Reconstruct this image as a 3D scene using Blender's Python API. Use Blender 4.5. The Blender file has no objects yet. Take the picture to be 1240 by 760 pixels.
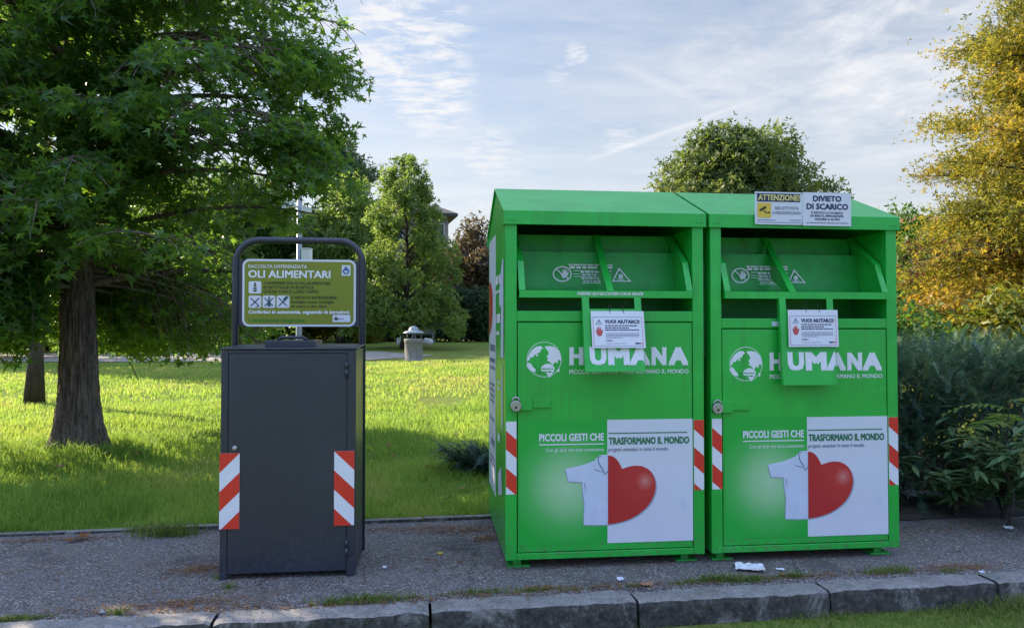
import bpy, bmesh, math, random
import numpy as np
from mathutils import Vector, Matrix, noise

R = math.radians
sc = bpy.context.scene
COL = sc.collection

# ------------------------------------------------------------------ camera
F_PX, CX, CY, HOR, CAM_H = 900.0, 620.0, 380.0, 400.0, 1.45
PITCH = math.atan((HOR - CY) / F_PX)
cam_d = bpy.data.cameras.new('camera')
cam = bpy.data.objects.new('camera', cam_d)
COL.objects.link(cam)
cam.location = (0, 0, CAM_H)
cam.rotation_euler = (R(90) + PITCH, 0, 0)
cam_d.sensor_width = 36
cam_d.lens = 36 * F_PX / 1240
cam_d.clip_start = 0.05
cam_d.clip_end = 5000
sc.camera = cam

# ------------------------------------------------------------------ light
SUN_AZ, SUN_EL = 60.0, 26.0           # degrees left of the viewing direction, above the horizon
sd = Vector((-math.sin(R(SUN_AZ)) * math.cos(R(SUN_EL)), math.cos(R(SUN_AZ)) * math.cos(R(SUN_EL)), math.sin(R(SUN_EL))))
sun_d = bpy.data.lights.new('sun', 'SUN')
sun_d.energy = 5.0
sun_d.angle = R(0.5)
sun_d.color = (1.0, 0.86, 0.66)
sun = bpy.data.objects.new('sun', sun_d)
COL.objects.link(sun)
sun.rotation_euler = sd.to_track_quat('Z', 'Y').to_euler()
SKY_STRENGTH = 0.078
EXPOSURE = 1.25
sc.view_settings.view_transform = 'Standard'
sc.view_settings.look = 'None'
sc.view_settings.gamma = 1.0
sc.view_settings.use_curve_mapping = False
sc.view_settings.exposure = EXPOSURE
sc.render.film_transparent = False
sc.cycles.max_bounces = 8
sc.cycles.transparent_max_bounces = 8
sc.cycles.use_denoising = True


class NT:
    """small helper to write node trees"""
    def __init__(s, tree):
        s.t = tree
        s.n = tree.nodes
        s.l = tree.links

    def new(s, typ, **kw):
        n = s.n.new(typ)
        for k, v in kw.items():
            if k.startswith('i_'):
                key = k[2:]
                key = int(key) if key.isdigit() else key.replace('_', ' ')
                n.inputs[key].default_value = v
            else:
                setattr(n, k, v)
        return n

    def link(s, a, ao, b, bi):
        s.l.new(a.outputs[ao], b.inputs[bi])

    def math(s, op, a, b=None, clamp=False):
        n = s.n.new('ShaderNodeMath')
        n.operation = op
        n.use_clamp = clamp
        for i, v in enumerate((a, b)):
            if v is None:
                continue
            if isinstance(v, (int, float)):
                n.inputs[i].default_value = v
            else:
                s.l.new(v, n.inputs[i])
        return n.outputs[0]

    def ramp(s, fac, stops, interp='LINEAR'):
        n = s.n.new('ShaderNodeValToRGB')
        cr = n.color_ramp
        cr.interpolation = interp
        while len(cr.elements) < len(stops):
            cr.elements.new(0.5)
        for e, (p, c) in zip(cr.elements, stops):
            e.position = p
            e.color = (*c, 1) if len(c) == 3 else c
        s.l.new(fac, n.inputs[0])
        return n.outputs[0]

    def mix(s, fac, a, b, blend='MIX'):
        n = s.n.new('ShaderNodeMix')
        n.data_type = 'RGBA'
        n.blend_type = blend
        n.clamp_factor = True
        for idx, v in ((0, fac), (6, a), (7, b)):
            if isinstance(v, (int, float)):
                n.inputs[idx].default_value = v
            elif isinstance(v, tuple):
                n.inputs[idx].default_value = (*v, 1) if len(v) == 3 else v
            else:
                s.l.new(v, n.inputs[idx])
        return n.outputs[2]

    def noise(s, vec, scale, detail=4, rough=0.55, dist=0.0, out=0):
        n = s.n.new('ShaderNodeTexNoise')
        n.inputs['Scale'].default_value = scale
        n.inputs['Detail'].default_value = detail
        n.inputs['Roughness'].default_value = rough
        n.inputs['Distortion'].default_value = dist
        if vec is not None:
            s.l.new(vec, n.inputs['Vector'])
        return n.outputs[out]

    def mapping(s, vec, scale=(1, 1, 1), rot=(0, 0, 0), loc=(0, 0, 0)):
        n = s.n.new('ShaderNodeMapping')
        n.inputs['Scale'].default_value = scale
        n.inputs['Rotation'].default_value = rot
        n.inputs['Location'].default_value = loc
        s.l.new(vec, n.inputs['Vector'])
        return n.outputs[0]


def ray(x, y):
    a, b = (x - CX) / F_PX, (CY - y) / F_PX
    return Vector((a, math.cos(PITCH) - b * math.sin(PITCH), math.sin(PITCH) + b * math.cos(PITCH)))


def at(x, y, Y):
    """world point that shows at photo pixel x, y and lies Y metres ahead"""
    d = ray(x, y)
    return Vector((0, 0, CAM_H)) + d * (Y / d.y)


def ground_at(x, y, z=0.0):
    d = ray(x, y)
    return Vector((0, 0, CAM_H)) + d * ((z - CAM_H) / d.z)


# ------------------------------------------------------------------ sky
world = bpy.data.worlds.new('World')
sc.world = world
world.use_nodes = True
W = NT(world.node_tree)
W.n.clear()
out = W.new('ShaderNodeOutputWorld')
bg = W.new('ShaderNodeBackground')
W.link(bg, 0, out, 0)
sky = W.new('ShaderNodeTexSky')
sky.sky_type = 'NISHITA'
sky.sun_disc = False
sky.sun_elevation = R(SUN_EL)
sky.sun_rotation = R(-SUN_AZ)
sky.air_density = 1.0
sky.dust_density = 0.6
sky.ozone_density = 1.6
tc = W.new('ShaderNodeTexCoord')
gen = tc.outputs['Generated']
sep = W.new('ShaderNodeSeparateXYZ')
W.l.new(gen, sep.inputs[0])
zc = W.math('MAXIMUM', sep.outputs[2], 0.04)
px_ = W.math('DIVIDE', sep.outputs[0], zc)
py_ = W.math('DIVIDE', sep.outputs[1], zc)
comb = W.new('ShaderNodeCombineXYZ')
W.l.new(px_, comb.inputs[0])
W.l.new(py_, comb.inputs[1])
pv = comb.outputs[0]
# thin cirrus veil
veil = W.noise(W.mapping(pv, (0.25, 0.5, 1), (0, 0, R(35)), (3.1, 1.7, 0)), 2.2, 7, 0.68, 0.9)
veil = W.ramp(veil, [(0.40, (0, 0, 0)), (0.66, (1, 1, 1))])
# low-frequency patches
pat = W.noise(W.mapping(pv, (0.6, 0.9, 1), (0, 0, R(-25)), (0.4, 5.2, 0)), 1.7, 8, 0.66, 0.5)
pat = W.ramp(pat, [(0.42, (0, 0, 0)), (0.75, (1, 1, 1))])


def blob(d, inner, outer):
    """soft mask round a direction"""
    v = W.new('ShaderNodeVectorMath', operation='DOT_PRODUCT')
    W.l.new(gen, v.inputs[0])
    v.inputs[1].default_value = d.normalized()
    n = W.new('ShaderNodeMapRange', clamp=True)
    n.interpolation_type = 'SMOOTHSTEP'
    n.inputs[1].default_value = math.cos(R(outer))
    n.inputs[2].default_value = math.cos(R(inner))
    W.l.new(v.outputs['Value'], n.inputs[0])
    return n.outputs[0]


# small altocumulus field, upper left of the open sky
fl = W.noise(W.mapping(pv, (1.0, 1.5, 1), (0, 0, R(20))), 5.5, 5, 0.68, 0.3)
fl = W.ramp(fl, [(0.38, (0, 0, 0)), (0.60, (1, 1, 1))])
field = W.math('MAXIMUM', blob(ray(478, 40), 2.5, 7.0), blob(ray(520, 108), 1.2, 4.4))
field = W.math('MAXIMUM', field, W.math('MULTIPLY', blob(ray(430, -10), 1.0, 7.0), 0.8))
for (bx, by, r0, r1, k) in ((697, 66, 0.4, 1.3, 1.0), (676, 95, 0.4, 1.5, 0.55), (592, 187, 0.7, 2.4, 0.8), (750, 172, 0.6, 1.8, 0.55), (620, 195, 0.4, 1.5, 0.5)):
    field = W.math('MAXIMUM', field, W.math('MULTIPLY', blob(ray(bx, by), r0, r1), k))
flocs = W.math('MULTIPLY', fl, field)


def trail(p, q, width, fade, k):
    """a condensation trail: a band along the great circle through two directions"""
    a, b = ray(*p).normalized(), ray(*q).normalized()
    nrm = a.cross(b).normalized()
    mid = (a + b).normalized()
    half = math.degrees(a.angle(b)) / 2
    v = W.new('ShaderNodeVectorMath', operation='DOT_PRODUCT')
    W.l.new(gen, v.inputs[0])
    v.inputs[1].default_value = nrm
    wob = W.noise(gen, 14, 3, 0.6)
    dd = W.math('ABSOLUTE', W.math('ADD', v.outputs['Value'], W.math('MULTIPLY', W.math('SUBTRACT', wob, 0.5), 0.008)))
    n = W.new('ShaderNodeMapRange', clamp=True)
    n.interpolation_type = 'SMOOTHSTEP'
    n.inputs[1].default_value = width
    n.inputs[2].default_value = 0.0
    n.inputs[3].default_value = 0.0
    n.inputs[4].default_value = 1.0
    W.l.new(dd, n.inputs[0])
    m = W.math('MULTIPLY', n.outputs[0], blob(mid, half * fade, half * 1.05))
    return W.math('MULTIPLY', m, k)


tr = trail((690, 202), (985, 96), 0.0060, 0.35, 0.42)
tr = W.math('MAXIMUM', tr, trail((1040, 196), (1180, 168), 0.009, 0.2, 0.32))
puff = W.noise(W.mapping(pv, (1.1, 0.8, 1), (0, 0, R(-30)), (7, 2, 0)), 3.2, 8, 0.66, 0.4)
puff = W.ramp(puff, [(0.40, (0, 0, 0)), (0.62, (1, 1, 1))])
put = W.math('MAXIMUM', blob(ray(1090, 60), 3.0, 9.0), W.math('MULTIPLY', blob(ray(900, 110), 2.0, 7.0), 0.7))
put = W.math('MAXIMUM', put, W.math('MULTIPLY', blob(ray(560, 215), 2.0, 8.0), 0.6))
tr = W.math('MAXIMUM', tr, W.math('MULTIPLY', W.math('MULTIPLY', puff, put), 0.50))
tr = W.math('MAXIMUM', tr, trail((740, 78), (870, 130), 0.012, 0.2, 0.25))
cl = W.math('ADD', W.math('MULTIPLY', veil, 0.36), W.math('MULTIPLY', pat, 0.30))
cl = W.math('MAXIMUM', cl, W.math('MULTIPLY', flocs, 0.95))
cl = W.math('ADD', cl, tr, True)
lowz = W.new('ShaderNodeMapRange', clamp=True)
lowz.inputs[1].default_value = 0.045
lowz.inputs[2].default_value = 0.12
W.l.new(sep.outputs[2], lowz.inputs[0])
cl = W.math('MULTIPLY', cl, lowz.outputs[0])
skc = W.new('ShaderNodeVectorMath', operation='SCALE')
W.link(sky, 0, skc, 0)
skc.inputs['Scale'].default_value = SKY_STRENGTH
# pale veil close to the horizon
hz = W.new('ShaderNodeMapRange', clamp=True)
hz.inputs[1].default_value = 0.0
hz.inputs[2].default_value = 0.50
hz.inputs[3].default_value = 0.92
hz.inputs[4].default_value = 0.0
W.l.new(sep.outputs[2], hz.inputs[0])
base = W.mix(hz.outputs[0], skc.outputs[0], (0.32, 0.317, 0.32))
front = W.mix(cl, base, (0.395, 0.395, 0.405))
# unseen blue sky fill behind the camera and overhead, added to brighten the shade
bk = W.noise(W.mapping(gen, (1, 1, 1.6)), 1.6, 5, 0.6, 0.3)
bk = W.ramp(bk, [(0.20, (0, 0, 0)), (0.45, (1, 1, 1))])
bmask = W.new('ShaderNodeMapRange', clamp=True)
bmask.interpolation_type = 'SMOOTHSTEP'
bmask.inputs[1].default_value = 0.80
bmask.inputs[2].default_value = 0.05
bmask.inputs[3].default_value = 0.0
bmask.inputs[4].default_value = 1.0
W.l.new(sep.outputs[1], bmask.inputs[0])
bank = W.math('MULTIPLY', bk, bmask.outputs[0])  # where the added sky fill applies
SKY_FILL = (0.225, 0.305, 0.495)
high = W.new('ShaderNodeMapRange', clamp=True)        # the added fill is brightest high up, to lift the ground
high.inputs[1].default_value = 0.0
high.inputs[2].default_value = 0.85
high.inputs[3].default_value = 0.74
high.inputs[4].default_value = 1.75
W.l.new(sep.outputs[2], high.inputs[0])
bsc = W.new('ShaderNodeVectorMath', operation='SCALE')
bsc.inputs[0].default_value = SKY_FILL
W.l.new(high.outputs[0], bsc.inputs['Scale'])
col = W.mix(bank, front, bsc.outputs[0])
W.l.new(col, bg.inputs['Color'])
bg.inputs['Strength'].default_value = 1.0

# ------------------------------------------------------------------ materials
MATS = {}


def mat(name, color, rough=0.6, metal=0.0, var=0.0, vscale=6.0, dirt=None, dscale=3.0, damt=0.0, bump=0.0, bscale=80.0, coat=0.0, spec=0.5):
    if name in MATS:
        return MATS[name]
    m = bpy.data.materials.new(name)
    m.use_nodes = True
    T = NT(m.node_tree)
    b = T.n['Principled BSDF']
    b.inputs['Roughness'].default_value = rough
    b.inputs['Metallic'].default_value = metal
    b.inputs['Coat Weight'].default_value = coat
    b.inputs['Coat Roughness'].default_value = 0.15
    b.inputs['Specular IOR Level'].default_value = spec
    t = T.new('ShaderNodeTexCoord')
    o = t.outputs['Object']
    c = None
    if var > 0:
        n = T.noise(o, vscale, 5, 0.6)
        lo = tuple(max(0, x * (1 - var)) for x in color)
        hi = tuple(min(1, x * (1 + var)) for x in color)
        c = T.ramp(n, [(0.3, lo), (0.7, hi)])
    if dirt is not None:
        n2 = T.noise(o, dscale, 6, 0.7, 0.3)
        f = T.ramp(n2, [(0.52, (0, 0, 0)), (0.75, (damt, damt, damt))])
        c = T.mix(f, c if c is not None else tuple(color), tuple(dirt))
    if c is not None:
        T.l.new(c, b.inputs['Base Color'])
        nr = T.noise(o, vscale * 2.3, 4, 0.6)
        rr = T.new('ShaderNodeMapRange')
        rr.inputs[3].default_value = max(0.05, rough - 0.10)
        rr.inputs[4].default_value = min(1, rough + 0.12)
        T.l.new(nr, rr.inputs[0])
        T.l.new(rr.outputs[0], b.inputs['Roughness'])
    else:
        b.inputs['Base Color'].default_value = (*color, 1)
    if bump > 0:
        bn = T.noise(o, bscale, 5, 0.6)
        bp = T.new('ShaderNodeBump')
        bp.inputs['Strength'].default_value = bump
        bp.inputs['Distance'].default_value = 0.01
        T.l.new(bn, bp.inputs['Height'])
        T.link(bp, 0, b, 'Normal')
    MATS[name] = m
    return m


def leaf_mat(name, cols, trans, tw=0.38, rough=0.5, spec=0.35):
    if name in MATS:
        return MATS[name]
    m = bpy.data.materials.new(name)
    m.use_nodes = True
    T = NT(m.node_tree)
    b = T.n['Principled BSDF']
    o = T.n['Material Output']
    a = T.new('ShaderNodeAttribute', attribute_name='rnd')
    c = T.ramp(a.outputs['Fac'], [(i / (len(cols) - 1), cc) for i, cc in enumerate(cols)])
    T.l.new(c, b.inputs['Base Color'])
    b.inputs['Roughness'].default_value = rough
    b.inputs['Specular IOR Level'].default_value = spec
    tr_ = T.new('ShaderNodeBsdfTranslucent')
    tcol = T.mix(0.5, T.mix(1.0, c, (3.0, 3.0, 2.2), 'MULTIPLY'), tuple(trans))
    T.l.new(tcol, tr_.inputs['Color'])
    mx = T.new('ShaderNodeMixShader')
    mx.inputs[0].default_value = tw
    T.link(b, 0, mx, 1)
    T.link(tr_, 0, mx, 2)
    T.link(mx, 0, o, 0)
    MATS[name] = m
    return m


def paint_mat(name, color, worn, rough, streak=0.5, scuff=0.45, mud=0.7):
    """enamel on sheet metal: faded patches, run-off streaks, scuffs and mud splashes near the ground"""
    m = bpy.data.materials.new(name)
    m.use_nodes = True
    T = NT(m.node_tree)
    b = T.n['Principled BSDF']
    g = T.new('ShaderNodeNewGeometry').outputs['Position']
    sp = T.new('ShaderNodeSeparateXYZ')
    T.l.new(g, sp.inputs[0])
    n1 = T.noise(g, 3.1, 6, 0.62, 0.3)
    c = T.ramp(n1, [(0.30, tuple(x * 0.86 for x in color)), (0.55, color), (0.72, tuple(min(1, x * 1.12 + 0.006) for x in color))])
    st = T.noise(T.mapping(g, (26, 26, 1.1)), 1.0, 5, 0.65)
    sm_ = T.math('MULTIPLY', T.ramp(st, [(0.47, (0, 0, 0)), (0.66, (1, 1, 1))]), T.ramp(T.noise(g, 2.0, 3, 0.6), [(0.42, (0, 0, 0)), (0.62, (1, 1, 1))]))
    c = T.mix(T.math('MULTIPLY', sm_, streak), c, worn)
    sc1 = T.noise(T.mapping(g, (3, 3, 38), (0, R(12), 0)), 1.6, 6, 0.8, 1.2)
    sc2 = T.noise(g, 1.3, 4, 0.65)
    sc_ = T.math('MULTIPLY', T.ramp(sc1, [(0.615, (0, 0, 0)), (0.64, (1, 1, 1))]), T.ramp(sc2, [(0.50, (0, 0, 0)), (0.60, (1, 1, 1))]))
    c = T.mix(T.math('MULTIPLY', sc_, scuff), c, tuple(min(1, x * 1.0 + 0.14) for x in color))
    mr = T.new('ShaderNodeMapRange', clamp=True)
    mr.inputs[1].default_value = 0.05
    mr.inputs[2].default_value = 0.42
    mr.inputs[3].default_value = 1.0
    mr.inputs[4].default_value = 0.0
    T.l.new(sp.outputs[2], mr.inputs[0])
    sn = T.ramp(T.noise(g, 34, 5, 0.75), [(0.50, (0, 0, 0)), (0.64, (1, 1, 1))])
    c = T.mix(T.math('MULTIPLY', T.math('MULTIPLY', sn, mr.outputs[0]), mud), c, (0.13, 0.12, 0.09))
    T.l.new(c, b.inputs['Base Color'])
    rr = T.new('ShaderNodeMapRange')
    rr.inputs[3].default_value = rough - 0.08
    rr.inputs[4].default_value = rough + 0.22
    T.l.new(T.noise(g, 7.0, 5, 0.7), rr.inputs[0])
    T.l.new(rr.outputs[0], b.inputs['Roughness'])
    bp = T.new('ShaderNodeBump')
    bp.inputs['Strength'].default_value = 0.35
    bp.inputs['Distance'].default_value = 0.012
    T.l.new(T.noise(g, 2.6, 3, 0.5), bp.inputs['Height'])
    T.link(bp, 0, b, 'Normal')
    b.inputs['Coat Weight'].default_value = 0.35
    b.inputs['Coat Roughness'].default_value = 0.22
    MATS[name] = m
    return m


GREEN = paint_mat('green_paint', (0.012, 0.455, 0.045), (0.035, 0.25, 0.045), 0.34)
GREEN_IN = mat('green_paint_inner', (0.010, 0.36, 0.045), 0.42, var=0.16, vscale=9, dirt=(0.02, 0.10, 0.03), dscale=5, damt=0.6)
WHITE = mat('white_vinyl', (0.69, 0.70, 0.78), 0.45, var=0.03, vscale=3)
LETTER = mat('white_lettering', (0.80, 0.80, 0.86), 0.5)
PAPER = mat('white_paper', (0.74, 0.74, 0.82), 0.75, var=0.03, vscale=12)
RED = mat('red_reflective', (0.70, 0.035, 0.02), 0.4, var=0.05)
RWHITE = mat('white_reflective', (0.78, 0.78, 0.84), 0.4, var=0.04)
NAVY = mat('navy_ink', (0.015, 0.025, 0.10), 0.6)
GREYINK = mat('grey_ink', (0.16, 0.19, 0.30), 0.6)
PINK = mat('red_ink', (0.55, 0.08, 0.08), 0.6)
DKGREEN = mat('green_ink', (0.012, 0.17, 0.06), 0.6)
BLACK = mat('black_wire', (0.01, 0.01, 0.012), 0.5)
YELLOW = mat('yellow_ink', (0.75, 0.50, 0.06), 0.5)
PALEYEL = mat('pale_yellow_ink', (0.75, 0.65, 0.22), 0.5)
STEEL = mat('worn_steel', (0.45, 0.43, 0.42), 0.35, metal=0.9, var=0.15, vscale=30)
ANTH = paint_mat('anthracite_paint', (0.022, 0.025, 0.043), (0.040, 0.043, 0.060), 0.40, 0.45, 0.10, 0.22)
OLIVE = mat('olive_sign', (0.205, 0.235, 0.012), 0.4, var=0.03)
OLIVEINK = mat('dark_olive_ink', (0.035, 0.045, 0.012), 0.6)
SIGNGREEN = mat('bright_green_ink', (0.03, 0.22, 0.02), 0.6)
BLUE = mat('blue_ink', (0.03, 0.10, 0.32), 0.5)
SHIRT = mat('pale_print', (0.62, 0.66, 0.82), 0.5, var=0.06, vscale=14)
SHADE = mat('grey_print', (0.33, 0.38, 0.47), 0.5)


def poster_mat():
    m = bpy.data.materials.new('green_print')
    m.use_nodes = True
    T = NT(m.node_tree)
    b = T.n['Principled BSDF']
    b.inputs['Roughness'].default_value = 0.45
    t = T.new('ShaderNodeTexCoord')
    v = T.mapping(t.outputs['Object'], (1, 1, 1), (0, 0, 0), (-0.385, 0, -0.50))
    ln = T.new('ShaderNodeVectorMath', operation='LENGTH')
    T.l.new(v, ln.inputs[0])
    c = T.ramp(ln.outputs['Value'], [(0.0, (0.42, 0.66, 0.40)), (0.12, (0.29, 0.60, 0.28)), (0.25, (0.075, 0.47, 0.10)), (0.36, (0.013, 0.42, 0.044))])
    T.l.new(c, b.inputs['Base Color'])
    return m


def heart_mat(cx, cz):
    m = bpy.data.materials.new('red_heart_print')
    m.use_nodes = True
    T = NT(m.node_tree)
    b = T.n['Principled BSDF']
    b.inputs['Roughness'].default_value = 0.45
    t = T.new('ShaderNodeTexCoord')
    v = T.mapping(t.outputs['Object'], (1.0, 0, 0.8), (0, R(30), 0), (0, 0, 0))
    v = T.new('ShaderNodeVectorMath', operation='DISTANCE')
    T.l.new(t.outputs['Object'], v.inputs[0])
    v.inputs[1].default_value = (cx, -0.012, cz)
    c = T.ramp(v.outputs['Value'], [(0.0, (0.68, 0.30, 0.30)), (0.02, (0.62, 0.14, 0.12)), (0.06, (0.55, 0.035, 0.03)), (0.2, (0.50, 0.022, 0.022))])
    T.l.new(c, b.inputs['Base Color'])
    return m


POSTER = poster_mat()

# ------------------------------------------------------------------ mesh tools
_txt = {}


def text2d(s, bold=0.0, shear=0.0):
    key = (s, bold, shear)
    if key in _txt:
        return _txt[key]
    c = bpy.data.curves.new('lettering_source', 'FONT')
    c.body = s
    c.resolution_u = 2
    c.offset = bold
    c.shear = shear
    o = bpy.data.objects.new('lettering_source', c)
    COL.objects.link(o)
    bpy.context.view_layer.update()
    me = bpy.data.meshes.new_from_object(o.evaluated_get(bpy.context.evaluated_depsgraph_get()))
    vs = np.array([v.co[:2] for v in me.vertices])
    fs = [tuple(p.vertices) for p in me.polygons]
    bpy.data.objects.remove(o)
    bpy.data.curves.remove(c)
    bpy.data.meshes.remove(me)
    lo, hi = vs.min(0), vs.max(0)
    vs = (vs - lo) / (hi - lo)
    _txt[key] = (vs, fs, (hi - lo))
    return _txt[key]


class MB:
    def __init__(s):
        s.v, s.f, s.m, s.mats, s.sm = [], [], [], [], []

    def mi(s, m):
        if m not in s.mats:
            s.mats.append(m)
        return s.mats.index(m)

    def add(s, vs, fs, m, smooth=False):
        b = len(s.v)
        k = s.mi(m)
        s.v += [tuple(v) for v in vs]
        for f in fs:
            s.f.append(tuple(b + i for i in f))
            s.m.append(k)
            s.sm.append(smooth)

    def box(s, x0, x1, y0, y1, z0, z1, m, M=None):
        vs = [Vector((x, y, z)) for x in (x0, x1) for y in (y0, y1) for z in (z0, z1)]
        if M is not None:
            vs = [M @ v for v in vs]
        s.add(vs, [(0, 1, 3, 2), (4, 6, 7, 5), (0, 4, 5, 1), (2, 3, 7, 6), (0, 2, 6, 4), (1, 5, 7, 3)], m)

    def prism(s, pts, mapf, h0, h1, m, smooth=False):
        """pts: 2-D outline, mapf(a, b, h) -> 3-D"""
        n = len(pts)
        vs = [mapf(a, b, h0) for a, b in pts] + [mapf(a, b, h1) for a, b in pts]
        s.add(vs, [tuple(range(n)), tuple(range(2 * n - 1, n - 1, -1))], m)
        b = len(s.v) - 2 * n
        k = s.mi(m)
        for i in range(n):
            j = (i + 1) % n
            s.f.append((b + i, b + n + i, b + n + j, b + j))
            s.m.append(k)
            s.sm.append(smooth)

    def poly(s, pts, mapf, m):
        s.add([mapf(a, b) for a, b in pts], [tuple(range(len(pts)))], m)

    def rect(s, a0, a1, b0, b1, mapf, m):
        s.poly([(a0, b0), (a1, b0), (a1, b1), (a0, b1)], mapf, m)

    def rrect(s, a0, a1, b0, b1, r, mapf, m, n=5):
        s.poly(rrect_pts(a0, a1, b0, b1, r, n), mapf, m)

    def text(s, t, a0, a1, b0, b1, mapf, m, bold=0.0, shear=0.0, clip=None):
        """stroke weight comes from a few passes of the lettering, each a hair further forward"""
        vs, fs, dim = text2d(t, 0.0, shear)
        o = Vector(mapf(a0, b0))
        nrm = (Vector(mapf(a0 + 0.01, b0)) - o).cross(Vector(mapf(a0, b0 + 0.01)) - o).normalized()
        ga, gb = bold * (a1 - a0) / dim[0], bold * 0.75 * (b1 - b0) / dim[1]
        passes = [(0, 0)] if bold == 0 else ([(-1, -1), (1, -1), (-1, 1), (1, 1)] + ([(0, 0)] if bold > 0.03 else []))
        for k, (sa, sb) in enumerate(passes):
            P = np.empty_like(vs)
            P[:, 0] = a0 + ga + sa * ga + vs[:, 0] * (a1 - a0 - 2 * ga)
            P[:, 1] = b0 + gb + sb * gb + vs[:, 1] * (b1 - b0 - 2 * gb)
            F_ = fs
            if clip:
                bm = bmesh.new()
                bv = [bm.verts.new((p[0], p[1], 0)) for p in P]
                for f in fs:
                    try:
                        bm.faces.new([bv[i] for i in f])
                    except ValueError:
                        pass
                for co, no in (((clip[0], 0, 0), (-1, 0, 0)), ((clip[1], 0, 0), (1, 0, 0))):
                    bmesh.ops.bisect_plane(bm, geom=bm.verts[:] + bm.edges[:] + bm.faces[:], plane_co=co, plane_no=no, clear_outer=True)
                bm.verts.index_update()
                P = np.array([v.co[:2] for v in bm.verts])
                F_ = [tuple(v.index for v in f.verts) for f in bm.faces]
                bm.free()
            s.add([Vector(mapf(a, b)) + nrm * (0.00025 * k) for a, b in P], F_, m)

    def words(s, a0, a1, b0, b1, mapf, m, seed=0):
        """a line of print too small to read: word-length dashes"""
        rg = random.Random(seed)
        a = a0
        h = b1 - b0
        while a < a1 - h * 0.5:
            w = min(rg.uniform(1.2, 4.5) * h, a1 - a)
            s.rect(a, a + w, b0, b1, mapf, m)
            a += w + 0.6 * h

    def ring(s, ca, cb, ra, rb, w, mapf, m, n=40):
        vs, fs = [], []
        for i in range(n):
            t = 2 * math.pi * i / n
            vs.append(mapf(ca + ra * math.cos(t), cb + rb * math.sin(t)))
            vs.append(mapf(ca + (ra - w) * math.cos(t), cb + (rb - w) * math.sin(t)))
        for i in range(n):
            j = (i + 1) % n
            fs.append((2 * i, 2 * j, 2 * j + 1, 2 * i + 1))
        s.add(vs, fs, m)

    def tube(s, pts, rad, m, n=10, caps=True, smooth=True):
        pts = [Vector(p) for p in pts]
        if isinstance(rad, (int, float)):
            rad = [rad] * len(pts)
        vs, fs = [], []
        up = Vector((0, 0, 1))
        t0 = (pts[1] - pts[0]).normalized()
        a = t0.cross(up)
        if a.length < 1e-3:
            a = t0.cross(Vector((1, 0, 0)))
        a.normalize()
        for i, p in enumerate(pts):
            if i == 0:
                t = pts[1] - pts[0]
            elif i == len(pts) - 1:
                t = pts[-1] - pts[-2]
            else:
                t = (pts[i + 1] - pts[i]).normalized() + (pts[i] - pts[i - 1]).normalized()
            t.normalize()
            a = (a - t * a.dot(t)).normalized()
            b = t.cross(a)
            for k in range(n):
                g = 2 * math.pi * k / n
                vs.append(p + (a * math.cos(g) + b * math.sin(g)) * rad[i])
        for i in range(len(pts) - 1):
            for k in range(n):
                j = (k + 1) % n
                fs.append((i * n + k, i * n + j, (i + 1) * n + j, (i + 1) * n + k))
        s.add(vs, fs, m, smooth)
        if caps:
            b0 = len(s.v) - len(vs)
            k = s.mi(m)
            s.f.append(tuple(b0 + i for i in range(n - 1, -1, -1)))
            s.m.append(k)
            s.sm.append(False)
            e = b0 + (len(pts) - 1) * n
            s.f.append(tuple(e + i for i in range(n)))
            s.m.append(k)
            s.sm.append(False)

    def lathe(s, prof, m, c=(0, 0, 0), n=28, smooth=True):
        vs, fs = [], []
        for r, z in prof:
            for k in range(n):
                g = 2 * math.pi * k / n
                vs.append((c[0] + r * math.cos(g), c[1] + r * math.sin(g), c[2] + z))
        for i in range(len(prof) - 1):
            for k in range(n):
                j = (k + 1) % n
                fs.append((i * n + k, i * n + j, (i + 1) * n + j, (i + 1) * n + k))
        s.add(vs, fs, m, smooth)

    def build(s, name, parent=None, bevel=0.0, fix=False):
        me = bpy.data.meshes.new(name)
        me.from_pydata(s.v, [], s.f)
        for m in s.mats:
            me.materials.append(m)
        me.polygons.foreach_set('material_index', s.m)
        me.polygons.foreach_set('use_smooth', s.sm)
        me.update()
        if fix:
            bm = bmesh.new()
            bm.from_mesh(me)
            bmesh.ops.recalc_face_normals(bm, faces=bm.faces)
            bm.to_mesh(me)
            bm.free()
        o = bpy.data.objects.new(name, me)
        COL.objects.link(o)
        if parent is not None:
            o.parent = parent
        if bevel > 0:
            bv = o.modifiers.new('bevel', 'BEVEL')
            bv.width = bevel
            bv.segments = 2
            bv.limit_method = 'ANGLE'
            bv.angle_limit = R(40)
        return o


def rrect_pts(a0, a1, b0, b1, r, n=5):
    pts = []
    for ca, cb, st in ((a1 - r, b0 + r, -90), (a1 - r, b1 - r, 0), (a0 + r, b1 - r, 90), (a0 + r, b0 + r, 180)):
        for i in range(n + 1):
            t = R(st + 90 * i / n)
            pts.append((ca + r * math.cos(t), cb + r * math.sin(t)))
    return pts


def tag(o, label=None, cat=None, group=None, kind=None):
    if label:
        o['label'] = label
    if cat:
        o['category'] = cat
    if group:
        o['group'] = group
    if kind:
        o['kind'] = kind
    return o


def empty(name, loc, rz=0.0):
    o = bpy.data.objects.new(name, None)
    o.empty_display_size = 0.2
    COL.objects.link(o)
    o.location = loc
    o.rotation_euler = (0, 0, rz)
    return o


def copy_tree(o, parent=None):
    c = o.copy()
    COL.objects.link(c)
    if parent is not None:
        c.parent = parent
    for ch in list(o.children):
        copy_tree(ch, c)
    return c


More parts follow.
